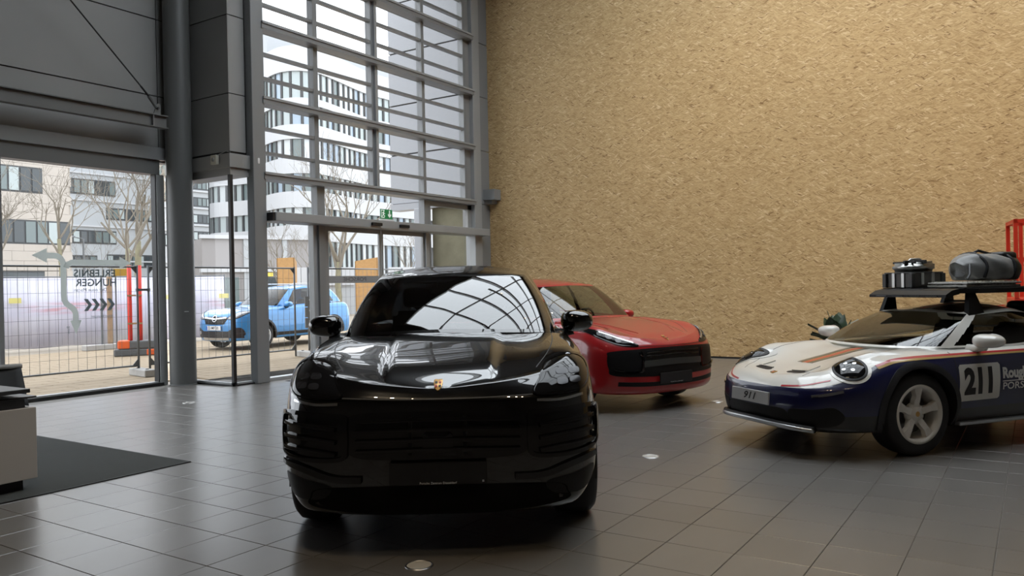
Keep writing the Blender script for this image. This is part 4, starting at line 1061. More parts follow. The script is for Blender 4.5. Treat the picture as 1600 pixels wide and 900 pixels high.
G_DARK = glass_mat('privacy_glass', (0.06, 0.065, 0.07)); G_MID = glass_mat('tinted_car_glass', (0.52, 0.55, 0.5), ior=1.65); G_BLACKCAR = glass_mat('dark_windscreen', (0.10, 0.105, 0.11), ior=1.95)

def make_wheel(root, x, y, r, width, sg, rim_r, rim_mat, style, name='wheel'):
    w = empty(name, (x, y, r), 0, parent=root)
    hw = width / 2
    MB().lathe([(rim_r - 0.012, -hw * 0.9), (rim_r + 0.012, -hw * 0.98), (r - 0.035, -hw), (r - 0.008, -hw * 0.82), (r, -hw * 0.55), (r, hw * 0.55), (r - 0.008, hw * 0.82), (r - 0.035, hw), (rim_r + 0.012, hw * 0.98), (rim_r - 0.012, hw * 0.9)], 56, 'y').build('tyre', M_TYRE, w, smooth=True)
    o = hw * sg
    rim = MB().lathe([(rim_r - 0.03, -o * 0.9), (rim_r - 0.035, o * 0.2), (rim_r - 0.03, o * 0.78), (rim_r - 0.022, o * 0.96), (rim_r + 0.004, o * 0.99), (rim_r + 0.006, o * 0.9)], 56, 'y').build('rim', rim_mat, w, smooth=True)
    MB().lathe([(0.0, o * 0.1), (rim_r * 0.72, o * 0.1), (rim_r * 0.72, o * 0.0)], 40, 'y').build('brake_disc', mat('brake_steel', (0.22, 0.22, 0.22), 0.4, 0.8), w)
    hub = MB().lathe([(0.0, o * 0.80), (0.035, o * 0.80), (0.04, o * 0.74), (0.085, o * 0.66), (0.09, o * 0.3)], 30, 'y').build('hub', rim_mat, w, smooth=True)
    n, wd0, wd1 = (5, 0.062, 0.085) if style == 'five' else (10, 0.028, 0.03)
    for k in range(n):
        a = 2 * math.pi * k / n + 0.35; c, q = math.cos(a), math.sin(a); vs = []
        secs = [(0.05, wd0 * 0.8, 0.70), (0.09, wd0, 0.72), (rim_r * 0.62, wd0 * 0.86, 0.86), (rim_r - 0.02, wd1 * 1.15, 0.86)]
        for (rr, ww, yy) in secs:
            for (t, dy) in ((-ww / 2, -0.045), (-ww / 2 * 0.92, 0), (ww / 2 * 0.92, 0), (ww / 2, -0.045)):
                vs.append((rr * c - t * q, sg * (hw * yy + dy), rr * q + t * c))
        fs = []
        for i in range(3):
            for j in range(4): fs.append((4 * i + j, 4 * i + (j + 1) % 4, 4 * i + 4 + (j + 1) % 4, 4 * i + 4 + j))
        fs += [(0, 3, 2, 1), (12, 13, 14, 15)]
        so = mesh_obj('spoke', vs, fs, rim_mat, w); recalc(so)
    if style == 'five':
        for k in range(5):
            a = 2 * math.pi * (k + 0.5) / 5 + 0.35; MB().lathe([(0.0, o * 0.64), (0.013, o * 0.66), (0.013, o * 0.5)], 10, 'y', (0.067 * math.cos(a), 0, 0.067 * math.sin(a))).build('wheel_nut', M_INK, w)
        MB().lathe([(0.0, o * 0.815), (0.022, o * 0.81), (0.024, o * 0.79)], 20, 'y').build('cap', M_GOLD, w)
    return w

def make_mirror(root, m, x, y, z, sg, sz=(0.13, 0.25, 0.16), yaw=0.0, attach=(0, 0, 0), foot=None):
    """door mirror: rounded shell, flat glass behind, arm to the door"""
    mr = empty('door_mirror', (x, y, z), yaw * sg, parent=root); vs = []; fs = []; nu, nv = 24, 14
    for i in range(nv + 1):
        th = math.pi * i / nv
        for j in range(nu):
            ph = 2 * math.pi * j / nu
            cx = math.sin(th) * math.cos(ph); cz = math.sin(th) * math.sin(ph); cy = math.cos(th)
            f = lambda t, e: math.copysign(abs(t) ** e, t)
            X = f(cx, 0.85) * sz[0]; X = max(X, -0.055)
            taper = 1 - 0.22 * (cy * sg * 0.5 + 0.5)
            vs.append((X, f(cy, 0.75) * sz[1] / 2, f(cz, 0.8) * sz[2] / 2 * taper))
    for i in range(nv):
        for j in range(nu): fs.append((i * nu + j, i * nu + (j + 1) % nu, (i + 1) * nu + (j + 1) % nu, (i + 1) * nu + j))
    sh = mesh_obj('mirror_shell', vs, fs, m, mr, True); recalc(sh)
    MB().lathe([(0.0, -0.058), (0.44, -0.058), (0.45, -0.054)], 24, 'x').build('mirror_glass', M_CHROME, mr).scale = (1, sz[1], sz[2])
    a = Vector(attach)
    MB().tube([a, a * 0.5 + Vector((0, 0, -sz[2] * 0.2)), Vector((0, -sg * sz[1] * 0.15, -sz[2] * 0.36))], [0.045, 0.032, 0.04], 10).build('mirror_arm', foot or M_SATB, mr, smooth=True)
    return mr

def make_interior(root, sp, seat=M_LEATH):
    """dashboard, steering wheel, front and rear seats"""
    it = sp['interior']; xd, zd, wd = it['dash_x'], it['dash_z'], it['w']; fl = it['floor']
    MB().box(it['rear_x'], xd, -wd, wd, fl - 0.02, fl).box(it['rear_x'], xd, -wd - 0.01, -wd, fl, zd - 0.1).box(it['rear_x'], xd, wd, wd + 0.01, fl, zd - 0.1).build('cabin_floor', M_LEATH, root)
    d = MB().prism([(xd + 0.40, zd - 0.02), (xd + 0.1, zd + 0.02), (xd - 0.12, zd), (xd - 0.2, zd - 0.08), (xd - 0.16, zd - 0.3), (xd + 0.3, fl)], lambda a, b: (a, -wd + 0.01, b), lambda a, b: (a, wd - 0.01, b)).build('dashboard', M_LEATH, root); recalc(d)
    sw = empty('steering_wheel', (xd - 0.32, it['seat_y'], zd + it.get('sw_dz', -0.02)), 0, parent=root); sw.rotation_euler = (0, math.radians(-68), 0)
    MB().tube([(0.18 * math.cos(t * math.pi / 16), 0.18 * math.sin(t * math.pi / 16), 0) for t in range(32)], 0.015, 8, closed=True).build('wheel_rim', M_LEATH, sw, smooth=True)
    MB().lathe([(0, 0.02), (0.06, 0.015), (0.065, -0.03), (0, -0.04)], 20).bar((-0.17, 0, 0), (0.17, 0, 0), 0.03, 0.015).bar((0, 0, 0), (0, -0.17, 0), 0.03, 0.015).bar((0, 0, 0), (0, 0.17, 0), 0.03, 0.015).build('wheel_hub', M_SATB, sw)
    def seat_(x, y, w, h):
        s = empty('seat', (x, y, fl), 0, parent=root)
        MB().bbox(-0.28, 0.26, -w / 2, w / 2, 0.12, 0.30, 0.05).build('seat_cushion', seat, s, smooth=True)
        bm = bmesh.new(); bmesh.ops.create_cube(bm, size=1)
        for v in bm.verts: v.co = Vector((v.co.x * 0.14 - 0.28 - (v.co.z + 0.5) * 0.16, v.co.y * w * (1.0 - 0.14 * (v.co.z + 0.5)), 0.24 + (v.co.z + 0.5) * h))
        bmesh.ops.bevel(bm, geom=bm.edges[:], offset=0.045, segments=3, affect='EDGES')
        MB().bm(bm).build('seat_back', seat, s, smooth=True)
        MB().bbox(-0.55, -0.44, -0.13, 0.13, 0.24 + h + 0.03, 0.24 + h + 0.21, 0.04).build('headrest', seat, s, smooth=True)
        MB().tube([(-0.48, -0.06, 0.2 + h), (-0.49, -0.06, 0.3 + h)], 0.008, 6).tube([(-0.48, 0.06, 0.2 + h), (-0.49, 0.06, 0.3 + h)], 0.008, 6).build('headrest_post', M_SILVER, s)
    for sg in (1, -1): seat_(it['seat_x'], sg * it['seat_y'], 0.5, it['seat_h'])
    if it.get('rear_seat'):
        for sg in (1, -1): seat_(it['rear_seat'], sg * it['seat_y'], 0.6, it['seat_h'] * 0.92)

def crest(car, view, a, b, sz, parent=None, asp=0.95):
    """small shield badge with quarters"""
    sh = [(-0.5, 0.42), (-0.2, 0.5), (0, 0.46), (0.2, 0.5), (0.5, 0.42), (0.46, -0.1), (0.28, -0.42), (0, -0.62), (-0.28, -0.42), (-0.46, -0.1)]
    e = car.patch('crest', view, [(a + x * sz, b + y * sz * asp) for x, y in sh], M_GOLD, 0.006, 0.002, 3, 40, parent)
    M_R = mat('crest_red', (0.45, 0.03, 0.03), 0.3)
    for (x, y, m) in ((-0.22, 0.14, M_INK), (0.22, -0.2, M_INK), (-0.22, -0.2, M_R), (0.22, 0.14, M_R)):
        car.patch('crest_quarter', view, [(a + (x + dx) * sz, b + (y + dy) * sz * asp) for dx, dy in ((-0.14, -0.1), (0.14, -0.1), (0.14, 0.1), (-0.14, 0.1))], m, 0.0095, 0, 2, 12, e, False)
    return e
def plate(root, name, x, z, w, h, m, tilt=0.0, y=0.0):
    p = MB().bbox(-0.008, 0.008, -w / 2, w / 2, -h / 2, h / 2, 0.004).build(name, m, root); p.location = (x, y, z); p.rotation_euler = (0, tilt, 0); return p
def plate_text(par, txt, size, m, y=0.0, z=0.0, bold=0.0, shear=0.0, sx=1.0):
    vs, fs = text_mesh(txt, size, bold, shear, sx=sx); return mesh_obj('lettering', [(0.0095, y + v[0], z + v[1]) for v in vs], fs, m, par)
# ------------------------------------------------------------------ the black car in front
CAY = dict(
    paint=P_BLACK, gloss_black=M_GLOSSB, glass=G_BLACKCAR, xs=0.30, xe=-3.35, wb=2.895, tyre_r=0.375, arch_r=0.425, track=0.955, sill_z=0.27, cab_cut=0.70, gpow=2.6, side_glass=G_DARK,
    levels=[
        dict(xf=0.76, n=3.2, w=[(0.3, 0.82), (-1.5, 0.80), (-3.35, 0.80)], z=[(0, 0.22), (0.5, 0.24), (0.8, 0.34), (1, 0.38), (1.15, 0.27), (2, 0.26), (3, 0.3)], xr=-3.85),
        dict(xf=0.86, n=3.4, w=[(0.3, 0.90), (-0.1, 0.93), (-1.5, 0.90), (-3.35, 0.91)], z=[(0, 0.235), (0.5, 0.25), (0.8, 0.355), (1, 0.39), (1.15, 0.28), (2, 0.28), (3, 0.32)], xr=-3.95),
        dict(xf=0.91, n=3.6, w=[(0.3, 0.92), (-0.1, 0.95), (-1.5, 0.93), (-3.35, 0.94)], z=[(0, 0.32), (0.5, 0.33), (0.8, 0.42), (1, 0.44), (1.15, 0.36), (2, 0.36), (3, 0.4)], xr=-3.98),
        dict(xf=0.925, n=3.6, w=[(0.3, 0.928), (-0.1, 0.955), (-1.5, 0.94), (-2.9, 0.97), (-3.35, 0.95)], z=[(0, 0.50), (1, 0.56), (2, 0.56), (3, 0.55)], xr=-4.0),
        dict(xf=0.925, n=3.5, w=[(0.3, 0.928), (-0.1, 0.955), (-1.5, 0.945), (-2.9, 0.975), (-3.35, 0.955)], z=[(0, 0.70), (1, 0.72), (2, 0.75), (3, 0.75)], xr=-3.98),
        dict(xf=0.905, n=3.2, w=[(0.3, 0.912), (-0.1, 0.94), (-1.5, 0.935), (-2.9, 0.965), (-3.35, 0.94)], z=[(0, 0.855), (0.5, 0.875), (1, 0.92), (1.4, 0.96), (2, 0.98), (3, 0.95)], xr=-3.93),
        dict(xf=0.87, n=2.8, w=[(0.3, 0.88), (-0.1, 0.905), (-1.5, 0.91), (-2.9, 0.93), (-3.35, 0.90)], z=[(0, 0.90), (0.5, 0.945), (1, 1.035), (1.4, 1.08), (2, 1.08), (3, 1.02)], xr=-3.86),
        dict(xf=0.83, n=2.5, w=[(0.3, 0.80), (-0.1, 0.84), (-1.5, 0.87), (-2.9, 0.87), (-3.35, 0.84)], z=[(0, 0.93), (0.5, 1.0), (1, 1.11), (1.3, 1.145), (2, 1.145), (3, 1.08)], xr=-3.78)],
    hood=[(0.84, 0.932), (0.62, 1.005), (0.2, 1.09), (-0.25, 1.145), (-0.45, 1.15), (-0.7, 1.10), (-3.0, 1.06), (-3.8, 1.05)],
    deck_fn=lambda x, y, r: (0.020 * sstep(0.375, 0.325, np.abs(y) + 0.05 * x) * sstep(0.84, 0.55, x) + 0.010 * np.exp(-((np.abs(y) - 0.72) / 0.09) ** 2) * sstep(0.7, 0.3, x)) * sstep(-0.8, -0.4, x),
    cab=dict(base_xc=-0.46, base_xa=-0.86, base_xe=-3.3, base_xr=-3.72, base_n=2.3, base_w=[(-0.86, 0.80), (-1.5, 0.855), (-2.8, 0.86), (-3.3, 0.80)], base_z=[(0, 1.17), (1, 1.135), (1.3, 1.13), (2, 1.15), (3, 1.10)],
             top_xc=-1.18, top_xa=-1.36, top_xe=-2.9, top_xr=-3.15, top_n=2.2, top_w=[(-1.36, 0.60), (-2.0, 0.635), (-2.9, 0.58)], top_z=[(0, 1.60), (1, 1.585), (1.4, 1.63), (2, 1.56), (3, 1.55)],
             roof=[(-1.18, 1.605), (-1.4, 1.645), (-1.9, 1.685), (-2.5, 1.66), (-3.15, 1.56)], bulge=0.03, roof_glass=(-2.8, -1.35, 0.5),
             windows=[('windscreen', -1, (0.90, 0.93), 0.03, 0.97), ('side_window', (1.10, 1.10), (1.46, 1.43), 0.06, 0.90), ('pillar', (1.46, 1.43), (1.50, 1.47), 0.06, 0.9), ('side_window', (1.50, 1.47), (1.94, 1.90), 0.06, 0.90), ('rear_window', 2.15, 4, 0.1, 0.95)]),
    interior=dict(dash_x=-0.95, dash_z=1.11, w=0.72, floor=0.42, seat_x=-1.75, seat_y=0.38, seat_h=0.62, rear_x=-3.3, rear_seat=-2.75))
cay = empty('sport_utility_car', (4.20, 3.29, 0), math.radians(214.9), 'glossy black sport utility car seen head-on in the middle', 'car')
K = Car(CAY, cay); make_interior(cay, CAY); K.wells()
for sg in (1, -1):
    for xw in (0, -2.895): K.arch_trim(xw, sg, 0.035, 0.004, M_SATB, 0.16); make_wheel(cay, xw, sg * 0.815, 0.375, 0.275, sg, 0.275, M_GLOSSB, 'ten')
    F = lambda pts: [(sg * a, b) for a, b in pts]
    # lamp: dark lens with light modules behind a rim
    hl = K.patch('headlight', 'front', F([(0.54, 0.893), (0.70, 0.885), (0.82, 0.898), (0.872, 0.95), (0.865, 1.035), (0.80, 1.075), (0.71, 1.068), (0.62, 1.03), (0.57, 0.96)]), M_LENSD, 0.006, 0.014, 10, 90)
    K.ribbon('lamp_rim', 'front', F([(0.54, 0.893), (0.70, 0.885), (0.82, 0.898), (0.872, 0.95), (0.865, 1.035), (0.80, 1.075), (0.71, 1.068), (0.62, 1.03), (0.57, 0.96)]), 0.010, M_GLOSSB, 0.010, hl, 90, True)
    for (a, b) in ((0.70, 0.985), (0.775, 0.985), (0.70, 0.935), (0.775, 0.94)): K.patch('light_module', 'front', F([(a - 0.026, b - 0.013), (a + 0.026, b - 0.013), (a + 0.026, b + 0.013), (a - 0.026, b + 0.013)]), mat('lamp_module', (0.035, 0.035, 0.04), 0.2, 0.3), 0.0215, 0.001, 2, 24, hl)
    # side intake with two slats
    si = K.patch('side_intake', 'front', F([(0.52, 0.79), (0.70, 0.80), (0.87, 0.80), (0.905, 0.74), (0.905, 0.64), (0.86, 0.575), (0.70, 0.555), (0.53, 0.565), (0.505, 0.62), (0.505, 0.74)]), M_GLOSSB, 0.003, 0.0, 8, 80)
    for z in (0.735, 0.665, 0.60): K.ribbon('slat', 'front', F([(0.56, z - 0.012), (0.70, z + 0.004), (0.865, z + 0.012)]), 0.022, M_GLOSSB, 0.026, si)
    K.ribbon('intake_rim', 'front', F([(0.52, 0.79), (0.70, 0.80), (0.87, 0.80), (0.905, 0.74), (0.905, 0.64), (0.86, 0.575), (0.70, 0.555), (0.53, 0.565), (0.505, 0.62), (0.505, 0.74)]), 0.024, M_GLOSSB, 0.020, si, 80, True)
    K.ribbon('day_light', 'front', F([(0.55, 0.858), (0.68, 0.853), (0.82, 0.868)]), 0.014, M_LAMPIN, 0.008)
    K.ribbon('bumper_crease', 'front', F([(0.42, 0.45), (0.58, 0.455), (0.74, 0.50), (0.88, 0.53)]), 0.034, M_GLOSSB, 0.022)
    K.patch('lower_duct', 'front', F([(0.60, 0.41), (0.76, 0.44), (0.88, 0.46), (0.87, 0.38), (0.80, 0.33), (0.64, 0.34)]), M_SATB, 0.003, 0.0, 6, 60)
    K.patch('reflector', 'front', F([(0.845, 0.525), (0.885, 0.53), (0.885, 0.505), (0.845, 0.50)]), M_LAMPIN, 0.008, 0, 2, 20)
    make_mirror(cay, P_BLACK, -0.98, sg * 0.985, 1.21, sg, (0.12, 0.25, 0.19), 0.12, (-0.02, -sg * 0.17, -0.10))
    K.ribbon('wing_gap', 'top', [(0.62, sg * 0.565), (0.35, sg * 0.66), (0.0, sg * 0.71), (-0.40, sg * 0.735)], 0.006, M_BLACK, 0.0008)
    MB().tube([(-0.70, sg * 0.05, 1.205), (-0.74, sg * 0.40, 1.215)], 0.008, 6).tube([(-0.70, sg * 0.05, 1.20), (-0.52, sg * 0.06, 1.175)], 0.012, 6).build('wiper', M_SATB, cay)
gr = K.patch('grille', 'front', [(-0.47, 0.80), (0, 0.815), (0.47, 0.80), (0.485, 0.68), (0.45, 0.57), (0, 0.555), (-0.45, 0.57), (-0.485, 0.68)], M_GLOSSB, 0.003, 0.0, 8, 96)
for z in (0.775, 0.72, 0.665, 0.61): K.ribbon('slat', 'front', [(-0.45, z - 0.008), (0, z), (0.45, z - 0.008)], 0.022, M_GLOSSB, 0.024, gr)
for y in (-0.15, 0.15): K.ribbon('grille_post', 'front', [(y, 0.58), (y, 0.79)], 0.02, M_SATB, 0.006, gr, 10)
K.patch('radar_cover', 'front', [(-0.07, 0.60), (0.07, 0.60), (0.07, 0.70), (-0.07, 0.70)], M_GLOSSB, 0.016, 0.004, 3, 24, gr)
K.patch('lower_intake', 'front', [(-0.62, 0.40), (0, 0.415), (0.62, 0.40), (0.72, 0.34), (0.70, 0.29), (0.4, 0.255), (0, 0.245), (-0.4, 0.255), (-0.70, 0.29), (-0.72, 0.34)], mat('matt_black_nose_shade', (0.006, 0.006, 0.006), 0.8, 0, 0.1), 0.004, 0.0, 6, 70)  # intake patch enlarged in matt black, painting the shade under the nose
K.ribbon('bonnet_gap', 'front', [(-0.53, 0.890), (-0.25, 0.882), (0, 0.880), (0.25, 0.882), (0.53, 0.890)], 0.006, M_BLACK, 0.001)
crest(K, 'front', 0.0, 0.946, 0.048)
pl = plate(cay, 'number_plate_holder', 0.955, 0.485, 0.53, 0.125, M_GLOSSB)
plate_text(pl, 'Porsche Zentrum Düsseldorf', 0.017, M_PLATEW, 0, -0.052)
MB().box(-0.004, 0.008, -0.005, 0.005, -0.005, 0.005).build('screw', M_SILVER, pl).location = (0.004, 0.245, -0.045)

# ------------------------------------------------------------------ the red car behind it
MAC = dict(
    paint=P_RED, gloss_black=M_GLOSSB, glass=G_MID, xs=0.25, xe=-3.2, wb=2.807, tyre_r=0.36, arch_r=0.405, track=0.94, sill_z=0.25, cab_cut=0.66, gpow=1.9, nv=48,
    levels=[
        dict(xf=0.72, n=3.0, w=[(0.25, 0.78), (-1.5, 0.76), (-3.2, 0.78)], z=[(0, 0.20), (1, 0.22), (2, 0.24), (3, 0.3)], xr=-3.7),
        dict(xf=0.84, n=3.0, w=[(0.25, 0.90), (-1.5, 0.88), (-3.2, 0.90)], z=[(0, 0.20), (1, 0.23), (2, 0.26), (3, 0.32)], xr=-3.8),
        dict(xf=0.895, n=3.1, w=[(0.25, 0.945), (-1.5, 0.925), (-3.2, 0.94)], z=[(0, 0.26), (1, 0.30), (2, 0.34), (3, 0.4)], xr=-3.83),
        dict(xf=0.905, n=3.1, w=[(0.25, 0.955), (-0.1, 0.962), (-1.5, 0.93), (-2.8, 0.965), (-3.2, 0.95)], z=[(0, 0.42), (1, 0.46), (2, 0.5), (3, 0.55)], xr=-3.85),
        dict(xf=0.90, n=3.0, w=[(0.25, 0.958), (-0.1, 0.966), (-1.5, 0.94), (-2.8, 0.972), (-3.2, 0.95)], z=[(0, 0.62), (1, 0.66), (2, 0.70), (3, 0.7)], xr=-3.83),
        dict(xf=0.885, n=2.8, w=[(0.25, 0.94), (-0.1, 0.955), (-1.5, 0.935), (-2.8, 0.965), (-3.2, 0.93)], z=[(0, 0.745), (0.5, 0.76), (1, 0.82), (1.4, 0.88), (2, 0.92), (3, 0.9)], xr=-3.78),
        dict(xf=0.855, n=2.6, w=[(0.25, 0.895), (-0.1, 0.92), (-1.5, 0.915), (-2.8, 0.93), (-3.2, 0.90)], z=[(0, 0.785), (0.5, 0.83), (1, 0.92), (1.4, 0.97), (2, 1.0), (3, 0.98)], xr=-3.7),
        dict(xf=0.81, n=2.5, w=[(0.25, 0.80), (-0.1, 0.85), (-1.5, 0.865), (-2.8, 0.86), (-3.2, 0.82)], z=[(0, 0.815), (0.5, 0.89), (1, 0.99), (1.3, 1.02), (2, 1.06), (3, 1.03)], xr=-3.6)],
    hood=[(0.82, 0.815), (0.68, 0.865), (0.45, 0.92), (0.15, 0.975), (-0.2, 1.02), (-0.5, 1.05), (-0.8, 1.06), (-3.0, 1.05), (-3.6, 1.0)],
    deck_fn=lambda x, y, r: (0.016 * sstep(0.50, 0.44, np.abs(y) - 0.10 * (0.1 - x)) * sstep(0.80, 0.6, x) + 0.02 * np.exp(-((np.abs(y) - 0.70) / 0.10) ** 2) * sstep(0.75, 0.3, x)) * sstep(-0.75, -0.3, x),
    cab=dict(base_xc=-0.46, base_xa=-0.80, base_xe=-3.1, base_xr=-3.5, base_n=2.3, base_w=[(-0.8, 0.765), (-1.5, 0.82), (-2.7, 0.82), (-3.1, 0.74)], base_z=[(0, 1.05), (1, 1.03), (1.3, 1.04), (2, 1.10), (3, 1.08)],
             top_xc=-1.10, top_xa=-1.30, top_xe=-2.75, top_xr=-3.1, top_n=2.2, top_w=[(-1.3, 0.565), (-2.0, 0.60), (-2.75, 0.53)], top_z=[(0, 1.50), (1, 1.48), (1.4, 1.53), (2, 1.46), (3, 1.45)],
             roof=[(-1.1, 1.505), (-1.35, 1.545), (-1.8, 1.585), (-2.4, 1.56), (-3.1, 1.46)], bulge=0.03,
             windows=[('windscreen', -1, (0.90, 0.93), 0.03, 0.97), ('side_window', (1.10, 1.10), (1.46, 1.43), 0.06, 0.90), ('pillar', (1.46, 1.43), (1.50, 1.47), 0.06, 0.9), ('side_window', (1.50, 1.47), (1.92, 1.86), 0.06, 0.90), ('rear_window', 2.15, 4, 0.1, 0.95)]),
    interior=dict(dash_x=-0.92, dash_z=1.0, w=0.68, floor=0.36, seat_x=-1.7, seat_y=0.37, seat_h=0.60, rear_x=-3.1, rear_seat=-2.65))
mac = empty('sport_utility_car', (9.30, 4.43, 0), math.radians(247.0), 'red sport utility car standing behind the black one, by the strand board wall', 'car')
K = Car(MAC, mac); make_interior(mac, MAC); K.wells()
gp = [(-0.80, 0.715), (-0.45, 0.735), (0, 0.74), (0.45, 0.735), (0.80, 0.715), (0.845, 0.66), (0.84, 0.52), (0.79, 0.44), (0.4, 0.415), (0, 0.41), (-0.4, 0.415), (-0.79, 0.44), (-0.84, 0.52), (-0.845, 0.66)]
gr = K.patch('grille', 'front', gp, M_SATB, 0.004, 0.004, 10, 120)
for z in (0.69, 0.645): K.ribbon('slat', 'front', [(-0.42, z), (0, z + 0.01), (0.42, z)], 0.02, M_GLOSSB, 0.014, gr)
K.ribbon('grille_bar', 'front', [(-0.46, 0.56), (0, 0.57), (0.46, 0.56)], 0.07, mat('charcoal_trim', (0.045, 0.045, 0.042), 0.35), 0.016, gr)
for sg in (1, -1):
    F = lambda pts: [(sg * a, b) for a, b in pts]
    for xw in (0, -2.807): K.arch_trim(xw, sg, 0.03, 0.004, P_RED, 0.14); make_wheel(mac, xw, sg * 0.80, 0.36, 0.26, sg, 0.26, M_GLOSSB, 'ten')
    K.ribbon('grille_blade', 'front', F([(0.50, 0.70), (0.47, 0.62), (0.48, 0.48)]), 0.035, M_GLOSSB, 0.016, gr)
    K.ribbon('intake_lip', 'front', F([(0.48, 0.475), (0.65, 0.48), (0.80, 0.515)]), 0.02, M_GLOSSB, 0.02, gr)
    hp = [(0.50, 0.775), (0.62, 0.772), (0.74, 0.80), (0.835, 0.86), (0.872, 0.925), (0.865, 0.965), (0.80, 0.945), (0.70, 0.885), (0.60, 0.825)]
    hl = K.patch('headlight', 'front', F(hp), M_LENSD, 0.005, 0.012, 8, 90)
    K.ribbon('lamp_rim', 'front', F(hp), 0.012, M_GLOSSB, 0.008, hl, 90, True)
    K.ribbon('light_strip', 'front', F([(0.55, 0.80), (0.68, 0.855), (0.80, 0.925)]), 0.016, M_LAMPIN, 0.0165, hl)
    for a, b in ((0.70, 0.825), (0.765, 0.865)): K.patch('light_module', 'front', F([(a - 0.022, b - 0.016), (a + 0.022, b - 0.016), (a + 0.022, b + 0.016), (a - 0.022, b + 0.016)]), mat('lamp_module_grey', (0.12, 0.12, 0.125), 0.3, 0.3), 0.020, 0.001, 2, 24, hl)
    make_mirror(mac, P_RED, -0.95, sg * 0.93, 1.06, sg, (0.10, 0.20, 0.14), 0.12, (-0.02, -sg * 0.16, -0.09))
    K.ribbon('bonnet_gap', 'top', [(0.66, sg * 0.48), (0.40, sg * 0.60), (0.0, sg * 0.68), (-0.42, sg * 0.70)], 0.006, M_BLACK, 0.001)
    K.ribbon('bonnet_crease', 'top', [(0.62, sg * 0.30), (0.3, sg * 0.42), (-0.1, sg * 0.48), (-0.4, sg * 0.50)], 0.012, P_RED, 0.004)
K.ribbon('bonnet_gap', 'front', [(-0.52, 0.765), (-0.25, 0.757), (0, 0.755), (0.25, 0.757), (0.52, 0.765)], 0.006, M_BLACK, 0.001)
K.ribbon('lower_intake', 'front', [(-0.76, 0.345), (-0.4, 0.325), (0, 0.32), (0.4, 0.325), (0.76, 0.345)], 0.05, M_SATB, 0.004)
crest(K, 'front', 0.0, 0.838, 0.05)
pl = plate(mac, 'number_plate_holder', 0.935, 0.385, 0.52, 0.125, M_INK); plate_text(pl, 'Porsche Zentrum Düsseldorf', 0.017, M_PLATEW, 0, -0.05)

# ------------------------------------------------------------------ the ivory and navy rally coupe
def livery():
    """ivory above, navy below a line that runs along the flank and dips round the nose"""
    m = paint('two_tone_rally_paint', (0.76, 0.73, 0.67), 0, 0.3); nt = m.node_tree; b = nt.nodes['Principled BSDF']; N = nt.nodes.new; L = nt.links.new
    tc = N('ShaderNodeTexCoord'); sp = N('ShaderNodeSeparateXYZ'); L(tc.outputs['Object'], sp.inputs[0])
    fc = N('ShaderNodeFloatCurve'); cu = fc.mapping.curves[0]; mr = N('ShaderNodeMapRange'); mr.inputs[1].default_value = -1.0; mr.inputs[2].default_value = 1.1; L(sp.outputs['X'], mr.inputs[0]); L(mr.outputs[0], fc.inputs['Value'])
    pts = [((x + 1) / 2.1, z) for x, z in LIV]; cu.points[0].location = pts[0]; cu.points[1].location = pts[-1]
    for p in pts[1:-1]: cu.points.new(*p)
    fc.mapping.update()
    gt = N('ShaderNodeMath'); gt.operation = 'GREATER_THAN'; L(sp.outputs['Z'], gt.inputs[0]); L(fc.outputs[0], gt.inputs[1])
    ab = N('ShaderNodeMath'); ab.operation = 'ABSOLUTE'; L(sp.outputs['Y'], ab.inputs[0])
    la = N('ShaderNodeMath'); la.operation = 'LESS_THAN'; la.inputs[1].default_value = 0.66; L(ab.outputs[0], la.inputs[0])
    lx_ = N('ShaderNodeMath'); lx_.operation = 'LESS_THAN'; lx_.inputs[1].default_value = 0.80; L(sp.outputs['X'], lx_.inputs[0])
    an = N('ShaderNodeMath'); an.operation = 'MULTIPLY'; L(la.outputs[0], an.inputs[0]); L(lx_.outputs[0], an.inputs[1])
    hi = N('ShaderNodeMath'); hi.operation = 'GREATER_THAN'; hi.inputs[1].default_value = 0.64; L(sp.outputs['Z'], hi.inputs[0])
    an2 = N('ShaderNodeMath'); an2.operation = 'MULTIPLY'; L(an.outputs[0], an2.inputs[0]); L(hi.outputs[0], an2.inputs[1])
    orr = N('ShaderNodeMath'); orr.operation = 'MAXIMUM'; L(gt.outputs[0], orr.inputs[0]); L(an2.outputs[0], orr.inputs[1]); gt = orr
    mx = N('ShaderNodeMix'); mx.data_type = 'RGBA'; mx.inputs[6].default_value = (0.0065, 0.008, 0.048, 1); mx.inputs[7].default_value = (0.76, 0.73, 0.67, 1); L(gt.outputs[0], mx.inputs[0])
    lo = N('ShaderNodeMath'); lo.operation = 'LESS_THAN'; lo.inputs[1].default_value = 0.37; L(sp.outputs['Z'], lo.inputs[0])
    m3 = N('ShaderNodeMix'); m3.data_type = 'RGBA'; m3.inputs[7].default_value = (0.006, 0.006, 0.008, 1); L(lo.outputs[0], m3.inputs[0]); L(mx.outputs[2], m3.inputs[6]); L(m3.outputs[2], b.inputs['Base Color'])
    return m
LIV = [(-1.0, 0.832), (-0.4, 0.828), (0.0, 0.82), (0.3, 0.795), (0.55, 0.70), (0.75, 0.62), (0.9, 0.585), (1.1, 0.575)]
P_RALLY = livery()
